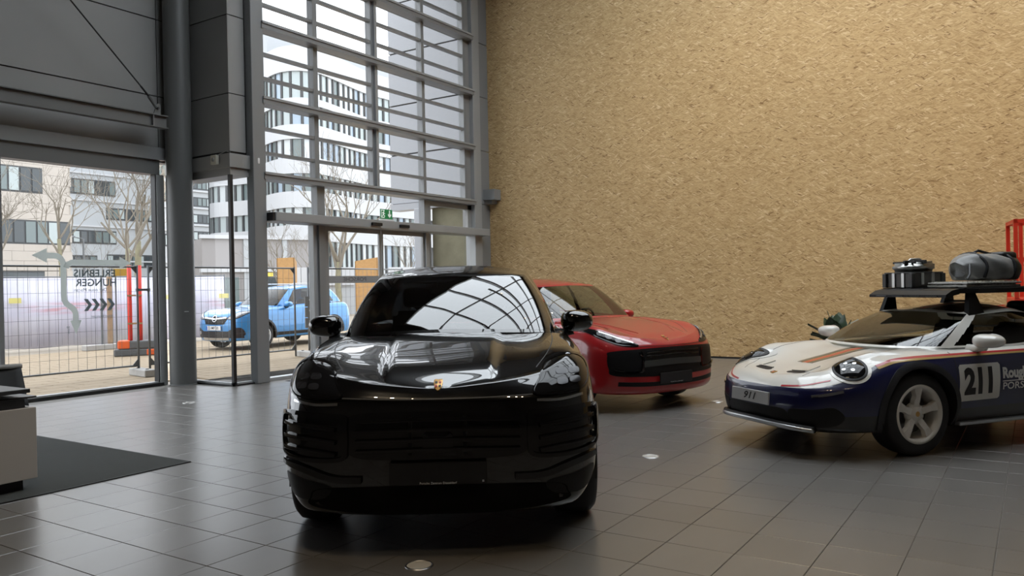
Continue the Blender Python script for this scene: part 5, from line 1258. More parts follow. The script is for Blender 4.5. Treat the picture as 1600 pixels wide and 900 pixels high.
N11 = dict(
    paint=P_RALLY, gloss_black=M_GLOSSB, glass=G_MID, xs=0.22, xe=-2.9, wb=2.45, tyre_r=0.352, arch_r=0.385, track=0.90, sill_z=0.24, cab_cut=0.60, gpow=1.7, nv=52, side_glass=G_DARK,
    levels=[
        dict(xf=0.80, n=2.5, w=[(0.22, 0.74), (-1.2, 0.74), (-2.9, 0.78)], z=[(0, 0.21), (1, 0.22), (2, 0.24), (3, 0.3)], xr=-3.2),
        dict(xf=0.93, n=2.5, w=[(0.22, 0.83), (-1.2, 0.83), (-2.9, 0.86)], z=[(0, 0.215), (1, 0.23), (2, 0.25), (3, 0.3)], xr=-3.35),
        dict(xf=0.995, n=2.6, w=[(0.22, 0.87), (-1.2, 0.865), (-2.9, 0.90)], z=[(0, 0.30), (1, 0.31), (2, 0.32), (3, 0.4)], xr=-3.4),
        dict(xf=1.01, n=2.6, w=[(0.22, 0.895), (0, 0.905), (-1.2, 0.885), (-2.45, 0.94), (-2.9, 0.92)], z=[(0, 0.43), (1, 0.45), (2, 0.47), (3, 0.5)], xr=-3.43),
        dict(xf=0.985, n=2.6, w=[(0.22, 0.90), (0, 0.915), (-1.2, 0.895), (-2.45, 0.95), (-2.9, 0.93)], z=[(0, 0.545), (1, 0.58), (2, 0.62), (3, 0.62)], xr=-3.4),
        dict(xf=0.94, n=2.5, w=[(0.22, 0.875), (0, 0.90), (-1.2, 0.885), (-2.45, 0.94), (-2.9, 0.91)], z=[(0, 0.60), (0.5, 0.625), (1, 0.70), (1.3, 0.735), (2, 0.76), (3, 0.74)], xr=-3.33),
        dict(xf=0.89, n=2.4, w=[(0.22, 0.80), (0, 0.845), (-0.6, 0.855), (-1.2, 0.85), (-2.45, 0.88), (-2.9, 0.85)], z=[(0, 0.632), (0.5, 0.68), (1, 0.795), (1.2, 0.82), (2, 0.85), (3, 0.82)], xr=-3.2),
        dict(xf=0.84, n=2.3, w=[(0.22, 0.68), (0, 0.74), (-0.6, 0.80), (-1.2, 0.80), (-2.45, 0.78), (-2.9, 0.72)], z=[(0, 0.652), (0.5, 0.715), (1, 0.845), (1.2, 0.855), (2, 0.88), (3, 0.85)], xr=-3.1)],
    hood=[(0.86, 0.652), (0.7, 0.685), (0.45, 0.735), (0.15, 0.785), (-0.15, 0.835), (-0.35, 0.85), (-0.9, 0.86), (-2.9, 0.87), (-3.1, 0.85)],
    deck_fn=lambda x, y, r: (0.035 * np.exp(-((np.abs(y) - 0.60) / 0.14) ** 2) * sstep(0.72, 0.35, x) * sstep(-0.7, -0.1, x)),
    cab=dict(base_xc=-0.22, base_xa=-0.47, base_xe=-2.2, base_xr=-2.95, base_n=2.3, base_w=[(-0.47, 0.69), (-1.2, 0.755), (-1.9, 0.72), (-2.2, 0.66)], base_z=[(0, 0.86), (1, 0.872), (1.4, 0.865), (2, 0.93), (3, 0.93)],
             top_xc=-0.90, top_xa=-1.02, top_xe=-1.9, top_xr=-2.3, top_n=2.2, top_w=[(-1.02, 0.50), (-1.45, 0.525), (-1.9, 0.45)], top_z=[(0, 1.185), (1, 1.165), (1.5, 1.19), (2, 1.13), (3, 1.10)],
             roof=[(-0.90, 1.186), (-1.2, 1.22), (-1.5, 1.24), (-1.9, 1.215), (-2.3, 1.11)], bulge=0.035, roof_glass=(-2.0, -0.95, 0.47),
             windows=[('windscreen', -1, (0.92, 0.94), 0.03, 0.97), ('side_window', (1.06, 1.10), (1.98, 1.80), 0.06, 0.90), ('rear_window', 2.15, 4, 0.1, 0.95)]),
    interior=dict(dash_x=-0.64, dash_z=0.83, w=0.60, floor=0.30, seat_x=-1.38, seat_y=0.35, seat_h=0.50, rear_x=-2.3))
nin = empty('rally_coupe', (7.978, 1.54, 0), math.radians(143.3), 'ivory and navy rally coupe with race number 211 and loaded roof rack', 'car')
K = Car(N11, nin); make_interior(nin, N11); K.wells(); KN = K
M_REDS = mat('stripe_red', (0.45, 0.02, 0.03), 0.3, coat=0.6); M_GOLDS = mat('stripe_gold', (0.55, 0.36, 0.13), 0.3, coat=0.6); M_STRK = mat('stripe_dark', (0.10, 0.085, 0.07), 0.3, coat=0.6); M_STRR = mat('stripe_bright_red', (0.62, 0.05, 0.03), 0.3, coat=0.6)
M_CLADB = mat('black_wheel_arch_plastic', (0.016, 0.016, 0.018), 0.5)
for sg in (1, -1):
    view = 'left' if sg > 0 else 'right'; F = lambda pts: [(sg * a, b) for a, b in pts]
    for xw in (0, -2.45):
        K.arch_trim(xw, sg, 0.055, 0.016, M_CLADB, 0.14); make_wheel(nin, xw, sg * (0.755 if xw == 0 else 0.78), 0.352, 0.25 if xw == 0 else 0.30, sg, 0.245, mat('white_alloy', (0.74, 0.70, 0.64), 0.35), 'five')
    # round lamp set in the wing
    hv = (sg * 38, 22); cd, cr_, cu_ = K.basis(hv); hc = Vector((0.53, sg * 0.665, 0.735)); ca, cb_ = hc.dot(cr_), hc.dot(cu_)
    tl = sg * 0.5; el = lambda ra, rb, t: (ca + ra * math.cos(t) * math.cos(tl) - rb * math.sin(t) * math.sin(tl), cb_ + ra * math.cos(t) * math.sin(tl) + rb * math.sin(t) * math.cos(tl))
    ov = [el(0.142, 0.108, t) for t in np.linspace(0, 2 * math.pi, 24, endpoint=False)]
    hl = K.patch('headlight', hv, ov, M_LENSD, 0.004, 0.022, 8, 64)
    K.ribbon('lamp_rim', hv, ov, 0.018, M_SATB, 0.010, hl, 64, True)
    K.ribbon('lamp_bezel', hv, [el(0.166, 0.130, t) for t in np.linspace(0, 2 * math.pi, 24, endpoint=False)], 0.026, P_WHITE, 0.004, hl, 64, True)
    for (dx, dz) in ((-0.035, 0.035), (0.035, 0.035), (-0.035, -0.035), (0.035, -0.035)):
        K.patch('light_module', hv, [(ca + dx + 0.016 * math.cos(t), cb_ + dz + 0.013 * math.sin(t)) for t in np.linspace(0, 6.28, 10, endpoint=False)], M_LAMPIN, 0.0275, 0.001, 2, 20, hl)
    # flank stripes over the colour break
    zl = lambda x: float(np.interp(x, [a for a, b in LIV], [b for a, b in LIV]))
    xs_s = [0.38, 0.2, 0.0, -0.3, -0.7, -1.2, -1.8, -2.4, -2.8]
    K.ribbon('red_stripe', view, [(x, zl(max(-1, x)) + 0.003) for x in xs_s], 0.014, M_REDS, 0.0025, n=90); K.ribbon('gold_stripe', view, [(x, zl(max(-1, x)) - 0.012) for x in xs_s], 0.015, M_GOLDS, 0.0025, n=90)
    K.ribbon('nose_stripe', 'front', F([(0.30, 0.588), (0.50, 0.607), (0.66, 0.655)]), 0.012, M_REDS, 0.0025, n=40)
    # bonnet stripes
    for q, (wd, m) in enumerate(((0.05, M_STRK), (0.010, M_GOLDS), (0.05, M_STRR), (0.010, M_GOLDS), (0.05, M_STRK)) if sg > 0 else ()):
        y0 = (0.085, 0.045, 0.008, -0.03, -0.068)[q]
        K.ribbon('bonnet_stripe', 'top', [(0.44 + 0.03 * abs(y0), y0 * 0.9), (0.1, y0), (-0.1, y0 * 1.1), (-0.21, y0 * 1.12)], wd, m, 0.0022, n=40)
        K.ribbon('roof_stripe', 'top', [(-0.97, y0 * 1.1), (-1.4, y0 * 1.1), (-1.9, y0 * 1.1)], wd, m, 0.0022, n=30)
    sc_ = K.patch('bonnet_vent', 'top', [(0.74, sg * 0.13), (0.735, sg * 0.31), (0.685, sg * 0.30), (0.69, sg * 0.14)], M_SATB, 0.003, 0.0, 3, 32)
    K.ribbon('vent_edge', 'top', [(0.68, sg * 0.13), (0.675, sg * 0.31)], 0.012, P_WHITE, 0.010, sc_, 20, w1=0.012); K.ribbon('vent_edge', 'top', [(0.69, sg * 0.32), (0.52, sg * 0.30)], 0.016, P_WHITE, 0.008, sc_, 20, w1=0.004)
    K.ribbon('bonnet_gap', 'top', [(0.80, sg * 0.40), (0.60, sg * 0.47), (0.2, sg * 0.55), (-0.1, sg * 0.60), (-0.30, sg * 0.62)], 0.005, M_BLACK, 0.0008)
    K.ribbon('door_gap', view, [(-0.40, 0.85), (-0.39, 0.6), (-0.42, 0.32)], 0.006, M_BLACK, 0.001); K.ribbon('door_gap', view, [(-1.60, 0.86), (-1.66, 0.6), (-1.58, 0.34)], 0.006, M_BLACK, 0.001)
    K.patch('side_intake', 'front', F([(0.42, 0.40), (0.62, 0.42), (0.74, 0.44), (0.78, 0.36), (0.70, 0.28), (0.46, 0.27)]), M_SATB, 0.003, 0.0, 6, 60)
    K.ribbon('indicator', 'front', F([(0.60, 0.525), (0.70, 0.545), (0.78, 0.575)]), 0.022, M_LAMPIN, 0.008)
    MB().bbox(-1.95, -0.42, sg * 0.83, sg * 0.90, 0.225, 0.255, 0.01).build('sill_guard', M_SILVER, nin)
    # race number square and lettering
    fl = -1 if sg > 0 else 1
    sq = [(-0.412, 0.45), (-0.417, 0.725), (-0.435, 0.745), (-0.88, 0.745), (-0.90, 0.725), (-0.89, 0.45), (-0.87, 0.434), (-0.43, 0.432)]
    d = K.patch('number_square', view, sq, mat('decal_ivory', (0.74, 0.71, 0.65), 0.35), 0.003, 0, 6, 60, smooth_outline=False)
    K.lettering('race_number', view, '211', -0.655, 0.588, 0.29, M_INK, 0.016, 0, 0.0045, fl, 0.84, d)
    M_DW = mat('decal_white', (0.80, 0.78, 0.74), 0.4)
    K.lettering('door_lettering', view, 'Roughroads', -0.925, 0.645, 0.125, M_DW, 0.006, 0, 0.0035, fl, 0.95, align='LEFT' if sg > 0 else 'RIGHT')
    K.ribbon('door_rule', view, [(-0.925, 0.578), (-1.6, 0.578)], 0.008, M_DW, 0.0035)
    K.lettering('door_lettering', view, 'PORSCHE', -0.925, 0.532, 0.085, M_DW, 0.001, 0, 0.0035, fl, 1.3, align='LEFT' if sg > 0 else 'RIGHT')
    make_mirror(nin, P_WHITE, -0.70, sg * 0.955, 0.94, sg, (0.10, 0.25, 0.135), 0.15, (-0.02, -sg * 0.19, -0.08), P_WHITE)
crest(K, 'top', 0.785, 0.0, 0.055)
K.patch('lower_intake', 'front', [(-0.36, 0.40), (0, 0.40), (0.36, 0.40), (0.38, 0.30), (0, 0.285), (-0.38, 0.30)], M_SATB, 0.003, 0.0, 6, 60)
pl = plate(nin, 'number_plate', 1.04, 0.475, 0.52, 0.11, mat('show_plate', (0.50, 0.50, 0.50), 0.4), -0.1); plate_text(pl, '911', 0.085, M_INK, 0, 0, 0.002, 0.25, 1.4)
# skid bar under the nose
skb = [(0.86, -0.62, 0.25), (0.975, -0.42, 0.265), (1.015, 0, 0.275), (0.975, 0.42, 0.265), (0.86, 0.62, 0.25)]
sk = np.array(cr_open(np.array(skb), 30)); MB().tube([tuple(p) for p in sk], 0.028, 10).build('skid_bar', M_SATB, nin, smooth=True); MB().tube([(p[0] + 0.016, p[1], p[2] - 0.008) for p in sk], 0.021, 10).build('skid_bar_trim', M_SILVER, nin, smooth=True)
# roof platform on feet
rk = empty('roof_rack', (0, 0, 0), 0, parent=nin)
RZ = 1.385
def slab_outline(x0, x1, y, c): return [(x0, -y + c), (x0 + c, -y), (x1 - c, -y), (x1, -y + c), (x1, y - c), (x1 - c, y), (x0 + c, y), (x0, y - c)]
MB().prism(slab_outline(-2.15, -0.95, 0.56, 0.12), lambda a, b: (a, b, RZ - 0.045 + (0.03 if a > -1.0 else 0) * 0), lambda a, b: (a, b, RZ)).build('platform', M_SATB, rk)
MB().prism([(-0.95, RZ), (-0.86, RZ - 0.015), (-0.78, RZ - 0.055), (-0.78, RZ - 0.08), (-0.95, RZ - 0.05)], lambda a, b: (a, -0.46, b), lambda a, b: (a, 0.46, b)).build('wind_deflector', M_SATB, rk)
for y in (-0.30, -0.1, 0.1, 0.30): MB().bbox(-0.79, -0.774, y - 0.07, y + 0.07, RZ - 0.075, RZ - 0.062, 0.004).build('lamp_slot', M_GLOSSB, rk)
for k in range(7): MB().box(-2.1, -0.98, -0.48 + k * 0.15, -0.42 + k * 0.15, RZ, RZ + 0.008).build('slat', M_SATB, rk)
for x in (-1.05, -1.85):
    for sg in (1, -1):
        MB().prism([(x + 0.08, 1.135), (x - 0.12, 1.15), (x - 0.06, RZ - 0.04), (x + 0.02, RZ - 0.04)], lambda a, b: (a, sg * (0.535 if b < 1.2 else 0.49), b), lambda a, b: (a, sg * (0.485 if b < 1.2 else 0.45), b)).build('foot', M_SATB, rk)

# ------------------------------------------------------------------ the blue car outside
MOK = dict(
    paint=P_BLUE, gloss_black=M_GLOSSB, glass=glass_mat('street_car_glass', (0.35, 0.38, 0.38)), xs=0.25, xe=-3.0, wb=2.555, tyre_r=0.34, arch_r=0.385, track=0.86, sill_z=0.27, cab_cut=0.60, nv=40,
    levels=[
        dict(xf=0.68, n=3.0, w=[(0.25, 0.72), (-3.0, 0.72)], z=[(0, 0.22), (3, 0.28)], xr=-3.3),
        dict(xf=0.77, n=3.0, w=[(0.25, 0.84), (-1.3, 0.82), (-3.0, 0.83)], z=[(0, 0.23), (2, 0.28), (3, 0.3)], xr=-3.42),
        dict(xf=0.82, n=3.0, w=[(0.25, 0.875), (-1.3, 0.86), (-3.0, 0.87)], z=[(0, 0.40), (2, 0.42), (3, 0.45)], xr=-3.47),
        dict(xf=0.825, n=3.0, w=[(0.25, 0.88), (-1.3, 0.868), (-3.0, 0.88)], z=[(0, 0.62), (2, 0.65), (3, 0.68)], xr=-3.47),
        dict(xf=0.80, n=2.8, w=[(0.25, 0.875), (-1.3, 0.87), (-3.0, 0.87)], z=[(0, 0.80), (1, 0.84), (2, 0.90), (3, 0.95)], xr=-3.42),
        dict(xf=0.75, n=2.6, w=[(0.25, 0.83), (-1.3, 0.85), (-3.0, 0.82)], z=[(0, 0.895), (1, 0.97), (2, 1.05), (3, 1.08)], xr=-3.36),
        dict(xf=0.68, n=2.5, w=[(0.25, 0.74), (-1.3, 0.80), (-3.0, 0.76)], z=[(0, 0.93), (1, 1.02), (1.3, 1.06), (2, 1.11), (3, 1.11)], xr=-3.30)],
    hood=[(0.68, 0.93), (0.4, 1.0), (0.0, 1.06), (-0.3, 1.09), (-0.7, 1.11), (-3.3, 1.1)],
    cab=dict(base_xc=-0.32, base_xa=-0.66, base_xe=-2.9, base_xr=-3.28, base_n=2.4, base_w=[(-0.66, 0.70), (-1.3, 0.76), (-2.5, 0.76), (-2.9, 0.70)], base_z=[(0, 1.09), (1, 1.06), (2, 1.14), (3, 1.12)],
             top_xc=-1.05, top_xa=-1.2, top_xe=-2.6, top_xr=-2.95, top_n=2.3, top_w=[(-1.2, 0.56), (-1.8, 0.59), (-2.6, 0.55)], top_z=[(0, 1.55), (1, 1.53), (1.4, 1.58), (2, 1.54), (3, 1.50)],
             roof=[(-1.05, 1.555), (-1.4, 1.61), (-1.9, 1.64), (-2.5, 1.61), (-2.95, 1.52)], bulge=0.03,
             windows=[('windscreen', -1, (0.90, 0.93), 0.03, 0.97), ('side_window', (1.10, 1.10), (1.44, 1.42), 0.06, 0.90), ('pillar', (1.44, 1.42), (1.48, 1.46), 0.06, 0.9), ('side_window', (1.48, 1.46), (1.92, 1.88), 0.06, 0.90), ('rear_window', 2.15, 4, 0.1, 0.95)]),
    interior=dict(dash_x=-0.85, dash_z=1.03, w=0.62, floor=0.4, seat_x=-1.5, seat_y=0.34, seat_h=0.6, rear_x=-2.9, rear_seat=-2.3))
mok = empty('compact_crossover', (13.62, 17.42, 0), math.radians(183), 'bright blue compact crossover parked outside behind the mesh fence', 'car')
K = Car(MOK, mok); make_interior(mok, MOK); K.wells()
for sg in (1, -1):
    F = lambda pts: [(sg * a, b) for a, b in pts]; view = 'left' if sg > 0 else 'right'
    for xw in (0, -2.555): K.arch_trim(xw, sg, 0.055, 0.012, M_CLADB, 0.12); make_wheel(mok, xw, sg * 0.75, 0.34, 0.21, sg, 0.235, M_SILVER, 'five')
    hp = [(0.42, 0.80), (0.55, 0.78), (0.70, 0.82), (0.80, 0.90), (0.825, 0.965), (0.76, 0.975), (0.62, 0.94), (0.50, 0.87)]
    hl = K.patch('headlight', 'front', F(hp), mat('clear_lamp_lens', (0.35, 0.36, 0.37), 0.1, 0.4, 0.8, coat=1), 0.005, 0.012, 8, 60); K.ribbon('lamp_rim', 'front', F(hp), 0.014, M_SATB, 0.008, hl, 60, True)
    K.ribbon('side_cladding', view, [(-0.45, 0.33), (-1.3, 0.33), (-2.12, 0.34)], 0.16, M_CLADB, 0.008)
    K.ribbon('side_crease', view, [(-0.55, 0.55), (-1.3, 0.58), (-2.1, 0.66)], 0.03, P_BLUE, 0.010)
    K.ribbon('door_gap', view, [(-1.32, 0.40), (-1.36, 0.8), (-1.40, 1.08)], 0.008, M_BLACK, 0.001)
    K.patch('fog_surround', 'front', F([(0.42, 0.46), (0.60, 0.55), (0.76, 0.57), (0.82, 0.46), (0.78, 0.36), (0.46, 0.36)]), M_CLADB, 0.006, 0, 6, 50)
    K.patch('fog_lamp', 'front', F([(0.60 + 0.045 * math.cos(t), 0.44 + 0.045 * math.sin(t)) for t in np.linspace(0, 6.28, 12, endpoint=False)]), M_LAMPIN, 0.012, 0.006, 3, 24)
    K.patch('tail_light', (sg * 125, 0), [(p[0] * sg, p[1]) for p in [(2.00, 0.92), (2.18, 0.90), (2.28, 0.98), (2.24, 1.06), (2.06, 1.04)]], mat('red_lamp_lens', (0.55, 0.02, 0.03), 0.1, coat=1), 0.006, 0.012, 5, 40)
    make_mirror(mok, P_BLUE, -0.80, sg * 0.93, 1.12, sg, (0.11, 0.21, 0.16), 0.1, (-0.02, -sg * 0.15, -0.08))
    MB().tube([(-1.15, sg * 0.60, 1.60), (-1.3, sg * 0.60, 1.66), (-2.4, sg * 0.58, 1.66), (-2.6, sg * 0.57, 1.60)], 0.014, 8).build('roof_rail', M_SILVER, mok, smooth=True)
gr = K.patch('grille', 'front', [(-0.40, 0.83), (0, 0.845), (0.40, 0.83), (0.36, 0.70), (0.28, 0.655), (-0.28, 0.655), (-0.36, 0.70)], M_SATB, 0.004, 0, 6, 60)
K.ribbon('chrome_bar', 'front', [(-0.40, 0.825), (-0.1, 0.80), (0, 0.79), (0.1, 0.80), (0.40, 0.825)], 0.035, M_CHROME, 0.014, gr)
K.ribbon('badge_ring', 'front', [(0.075 * math.cos(t), 0.795 + 0.075 * math.sin(t)) for t in np.linspace(0, 6.28, 16, endpoint=False)], 0.016, M_CHROME, 0.022, gr, 40, True); K.ribbon('badge_bolt', 'front', [(-0.09, 0.79), (0.01, 0.80), (-0.01, 0.79), (0.09, 0.80)], 0.014, M_CHROME, 0.022, gr, 20, smooth=False)
for z in (0.74, 0.70): K.ribbon('slat', 'front', [(-0.33, z), (0, z), (0.33, z)], 0.012, M_GLOSSB, 0.01, gr)
K.ribbon('bumper_cladding', 'front', [(-0.80, 0.40), (-0.4, 0.40), (0, 0.40), (0.4, 0.40), (0.80, 0.40)], 0.17, M_CLADB, 0.005)
K.ribbon('skid_plate', 'front', [(-0.46, 0.295), (0, 0.285), (0.46, 0.295)], 0.06, M_SILVER, 0.014)
pl = plate(mok, 'number_plate', 0.852, 0.565, 0.52, 0.11, M_PLATEW); plate_text(pl, 'D MP 30', 0.095, M_INK, 0, 0, 0.001, 0, 1.05)
MB().box(0.0085, 0.0092, -0.26, -0.225, -0.05, 0.05).build('blue_band', mat('plate_blue', (0.02, 0.06, 0.4), 0.5), pl)
# ================================================================== things in the room
# mat under the desk
M_MAT = mat('dark_green_grey_carpet', (0.042, 0.046, 0.043), 0.95, noise=(3, 0.12), bump=(300, 0.5))
cp = empty('carpet', (0, 0, 0), 0, 'dark grey carpet lying under the reception desk', 'carpet')
MB().bbox(-2.6, 4.32, 6.255, 9.6, 0.001, 0.010, 0.003).build('pile', M_MAT, cp)
MB().box(-2.6, 4.325, 6.245, 6.256, 0.001, 0.009).box(4.319, 4.33, 6.245, 9.6, 0.001, 0.009).build('binding', M_BLACK, cp)
dm = MB().bbox(8.95, 12.9, 8.9, 10.35, 0.001, 0.008, 0.003).build('door_mat', mat('grey_door_mat', (0.10, 0.103, 0.105), 0.9, bump=(250, 0.5))); tag(dm, 'flat grey entrance mat on the tiles before the glass doors', 'mat')
# desk
M_DESKF = mat('taupe_desk_front', (0.46, 0.41, 0.36), 0.45); M_DESKT = mat('dark_desk_top', (0.035, 0.034, 0.034), 0.35)
dk = empty('reception_desk', (3.12, 6.45, 0.010), 0, 'reception desk with taupe front panel and dark double top, cut by the left edge', 'desk')
MB().bbox(-2.6, 0.02, 0.0, 0.03, 0.085, 0.628, 0.004).build('front_panel', M_DESKF, dk); MB().bbox(-0.02, 0.02, 0.03, 0.48, 0.085, 0.628, 0.004).build('side_panel', M_DESKF, dk)
MB().box(-2.55, -0.06, 0.06, 0.48, 0.0, 0.085).build('plinth', M_BLACK, dk)
MB().bbox(-2.6, -0.05, 0.02, 0.50, 0.63, 0.70, 0.004).build('lower_top', M_DESKT, dk); MB().bbox(-2.6, 0.035, 0.02, 0.52, 0.70, 0.712, 0.003).build('lower_edge', M_DESKT, dk)
for x in (-0.35, -1.9): MB().box(x, x + 0.08, 0.25, 0.4, 0.70, 0.745).build('spacer', M_BLACK, dk)
MB().bbox(-2.6, -0.03, -0.02, 0.50, 0.745, 0.775, 0.004).build('upper_top', M_DESKT, dk)
MB().bbox(-0.9, -0.28, 0.12, 0.45, 0.775, 0.79, 0.004).build('desk_pad', mat('pale_grey_pad', (0.3, 0.3, 0.29), 0.5), dk)
# swivel chair behind it
ch = empty('office_chair', (3.36, 7.30, 0.010), math.radians(-90), 'dark mesh office chair behind the reception desk', 'chair')
for k in range(5):
    a = 2 * math.pi * k / 5; b = MB().tube([(0, -0.16, 0.10), (0.22 * math.cos(a), -0.16 + 0.22 * math.sin(a), 0.065)], [0.03, 0.018], 8).build('base_leg', M_CLAD, ch); MB().lathe([(0.0, -0.015), (0.03, -0.015), (0.03, 0.015), (0, 0.015)], 14, 'x', (0.22 * math.cos(a), -0.16 + 0.22 * math.sin(a), 0.03)).build('castor', M_BLACK, b)
MB().tube([(0, -0.16, 0.08), (0, -0.16, 0.42)], 0.026, 10).build('gas_lift', M_CLAD, ch); MB().bbox(-0.24, 0.2, -0.38, 0.06, 0.42, 0.49, 0.03).build('seat', M_LEATH, ch)
vs = []; fs = []
for i in range(9):
    z = 0.50 + 0.34 * i / 8
    for j in range(9):
        y = (-0.25 + 0.5 * j / 8) * (1 - 0.05 * i / 8); vs.append((-0.24 - 0.10 * i / 8 - 0.05 * (1 - (j - 4) ** 2 / 16), y, z))
for i in range(8):
    for j in range(8): fs.append((9 * i + j, 9 * i + j + 1, 9 * i + 10 + j, 9 * i + 9 + j))
bk = mesh_obj('backrest', vs, fs, mat('dark_mesh_fabric', (0.035, 0.038, 0.042), 0.7), ch, True); bk.modifiers.new('thickness', 'SOLIDIFY').thickness = 0.015
MB().tube([(-0.36, -0.25, 0.85), (-0.385, 0, 0.855), (-0.36, 0.25, 0.85)], 0.022, 10).build('top_rail', M_CLAD, ch, smooth=True)
MB().tube([(0, -0.16, 0.44), (-0.25, -0.1, 0.45), (-0.30, -0.08, 0.7)], 0.02, 8).build('back_stem', M_CLAD, ch)
# floor uplights
for (x, y, lab) in ((6.636, 9.594, 'round steel floor light set in the tiles near the round column'), (6.411, 2.806, 'round steel floor light set in the tiles right of the black car'), (3.316, 2.806, 'round steel floor light in the tiles in front of the black car'), (9.72, 3.35, 'small floor light in the shade under the red car nose')):
    fl = empty('floor_light', (x, y, 0.0), 0, lab, 'floor light', 'round lights set in the tiles')
    MB().lathe([(0.066, 0.001), (0.066, 0.006), (0.075, 0.006), (0.078, 0.001)], 36).build('ring', M_STEEL, fl, smooth=True)
    MB().lathe([(0.0, 0.0045), (0.066, 0.0045)], 36).build('lens', mat('floor_light_lens', (0.62, 0.60, 0.55), 0.25), fl)
# exit sign over the doors
ex = empty('exit_sign', (11.60, Yf - 0.14, 2.77), 0, 'green emergency exit sign with running figure and down arrow over the doors', 'sign')
MB().bbox(-0.19, 0.19, -0.03, 0.03, 0.0, 0.045, 0.006).build('housing', mat('white_plastic', (0.75, 0.75, 0.74), 0.5), ex)
pn = MB().box(-0.17, 0.17, -0.004, 0.004, 0.05, 0.235).build('panel', mat('exit_green', (0.015, 0.17, 0.055), 0.4, emit=(0.02, 0.25, 0.08), estr=0.25), ex)
M_SGW = mat('exit_white', (0.85, 0.88, 0.85), 0.4, emit=(0.8, 0.9, 0.8), estr=0.35)
def sgn(nm, poly): MB().prism(poly, lambda a, b: (a, -0.0055, b), lambda a, b: (a, -0.004, b)).build(nm, M_SGW, pn)
sgn('door_shape', [(-0.15, 0.07), (-0.055, 0.07), (-0.055, 0.085), (-0.135, 0.085), (-0.135, 0.205), (-0.055, 0.205), (-0.055, 0.22), (-0.15, 0.22)])
sgn('figure', [(-0.075, 0.185), (-0.06, 0.165), (-0.03, 0.155), (-0.035, 0.145), (-0.065, 0.15), (-0.07, 0.13), (-0.04, 0.11), (-0.05, 0.08), (-0.06, 0.082), (-0.055, 0.105), (-0.09, 0.12), (-0.12, 0.09), (-0.128, 0.098), (-0.10, 0.13), (-0.095, 0.16), (-0.118, 0.155), (-0.12, 0.165), (-0.09, 0.18)])
sgn('figure_head', [(-0.065 + 0.013 * math.cos(t), 0.2 + 0.013 * math.sin(t)) for t in np.linspace(0, 6.28, 10, endpoint=False)])
sgn('arrow', [(0.075, 0.215), (0.105, 0.215), (0.105, 0.13), (0.135, 0.155), (0.135, 0.12), (0.09, 0.075), (0.045, 0.12), (0.045, 0.155), (0.075, 0.13)])
# small alarm device and white sensor on the pier lintel
al = empty('alarm_device', (8.085, 10.86, 3.50), 0, 'small beige alarm device on the dark lintel over the corner glass', 'device')
MB().bbox(-0.05, 0.01, -0.07, 0.07, 0.0, 0.15, 0.01).build('case', mat('beige_plastic', (0.50, 0.48, 0.40), 0.5), al); MB().lathe([(0, -0.07), (0.03, -0.065), (0.035, -0.05)], 16, 'x', (0.0, 0, 0.075)).build('button', mat('grey_button', (0.3, 0.3, 0.28), 0.5), al)
MB().tube([(-0.02, -0.06, 0.14), (0.0, -0.25, 0.19), (0.02, -0.33, 0.17)], 0.005, 6).build('cable', M_FRAMEL, al)
sn = empty('alarm_sensor', (8.60, 10.50, 3.50), 0, 'white oval sensor at the end of the dark lintel beside the entrance post', 'sensor')
MB().lathe([(0.0, 0.0), (0.03, 0.01), (0.045, 0.05), (0.045, 0.12), (0.03, 0.16), (0, 0.17)], 16).build('case', mat('white_plastic', (0.75, 0.75, 0.74), 0.5), sn, smooth=True)
# plant behind the coupe
ptx, pty = 11.9, 2.35
pt = empty('potted_plant', (ptx, pty, 0), 0, 'broad leaved green plant in a dark pot behind the coupe', 'plant')
MB().lathe([(0.0, 0.0), (0.16, 0.0), (0.2, 0.50), (0.21, 0.52), (0.19, 0.52), (0.17, 0.49), (0, 0.49)], 28).build('pot', M_CLAD, pt, smooth=True)
M_LEAF = mat('dark_green_leaf', (0.035, 0.062, 0.035), 0.35, noise=(8, 0.3))
rl = random.Random(4)
for k in range(26):
    a = rl.uniform(0, 6.28); t = rl.uniform(0.1, 0.95); L = rl.uniform(0.38, 0.60); w = L * 0.24; hgt = rl.uniform(0.46, 0.52)
    vs = []; fs = []
    for i in range(7):
        u = i / 6; ww = w * math.sin(math.pi * min(1, u * 0.92 + 0.06)) ** 0.8 * (1 - 0.2 * u) if i < 6 else 0.004
        r = L * u * math.sin(t) * (1 + 0.25 * u); z = hgt + L * u * math.cos(t) * (1 - 0.35 * u * t)
        for q in (-1, 0, 1): vs.append((math.cos(a) * r - math.sin(a) * ww * q, math.sin(a) * r + math.cos(a) * ww * q, z + 0.03 * abs(q)))
    for i in range(6):
        for q in range(2): fs.append((3 * i + q, 3 * i + q + 1, 3 * i + 4 + q, 3 * i + 3 + q))
    mesh_obj('leaf', vs, fs, M_LEAF, pt, True)
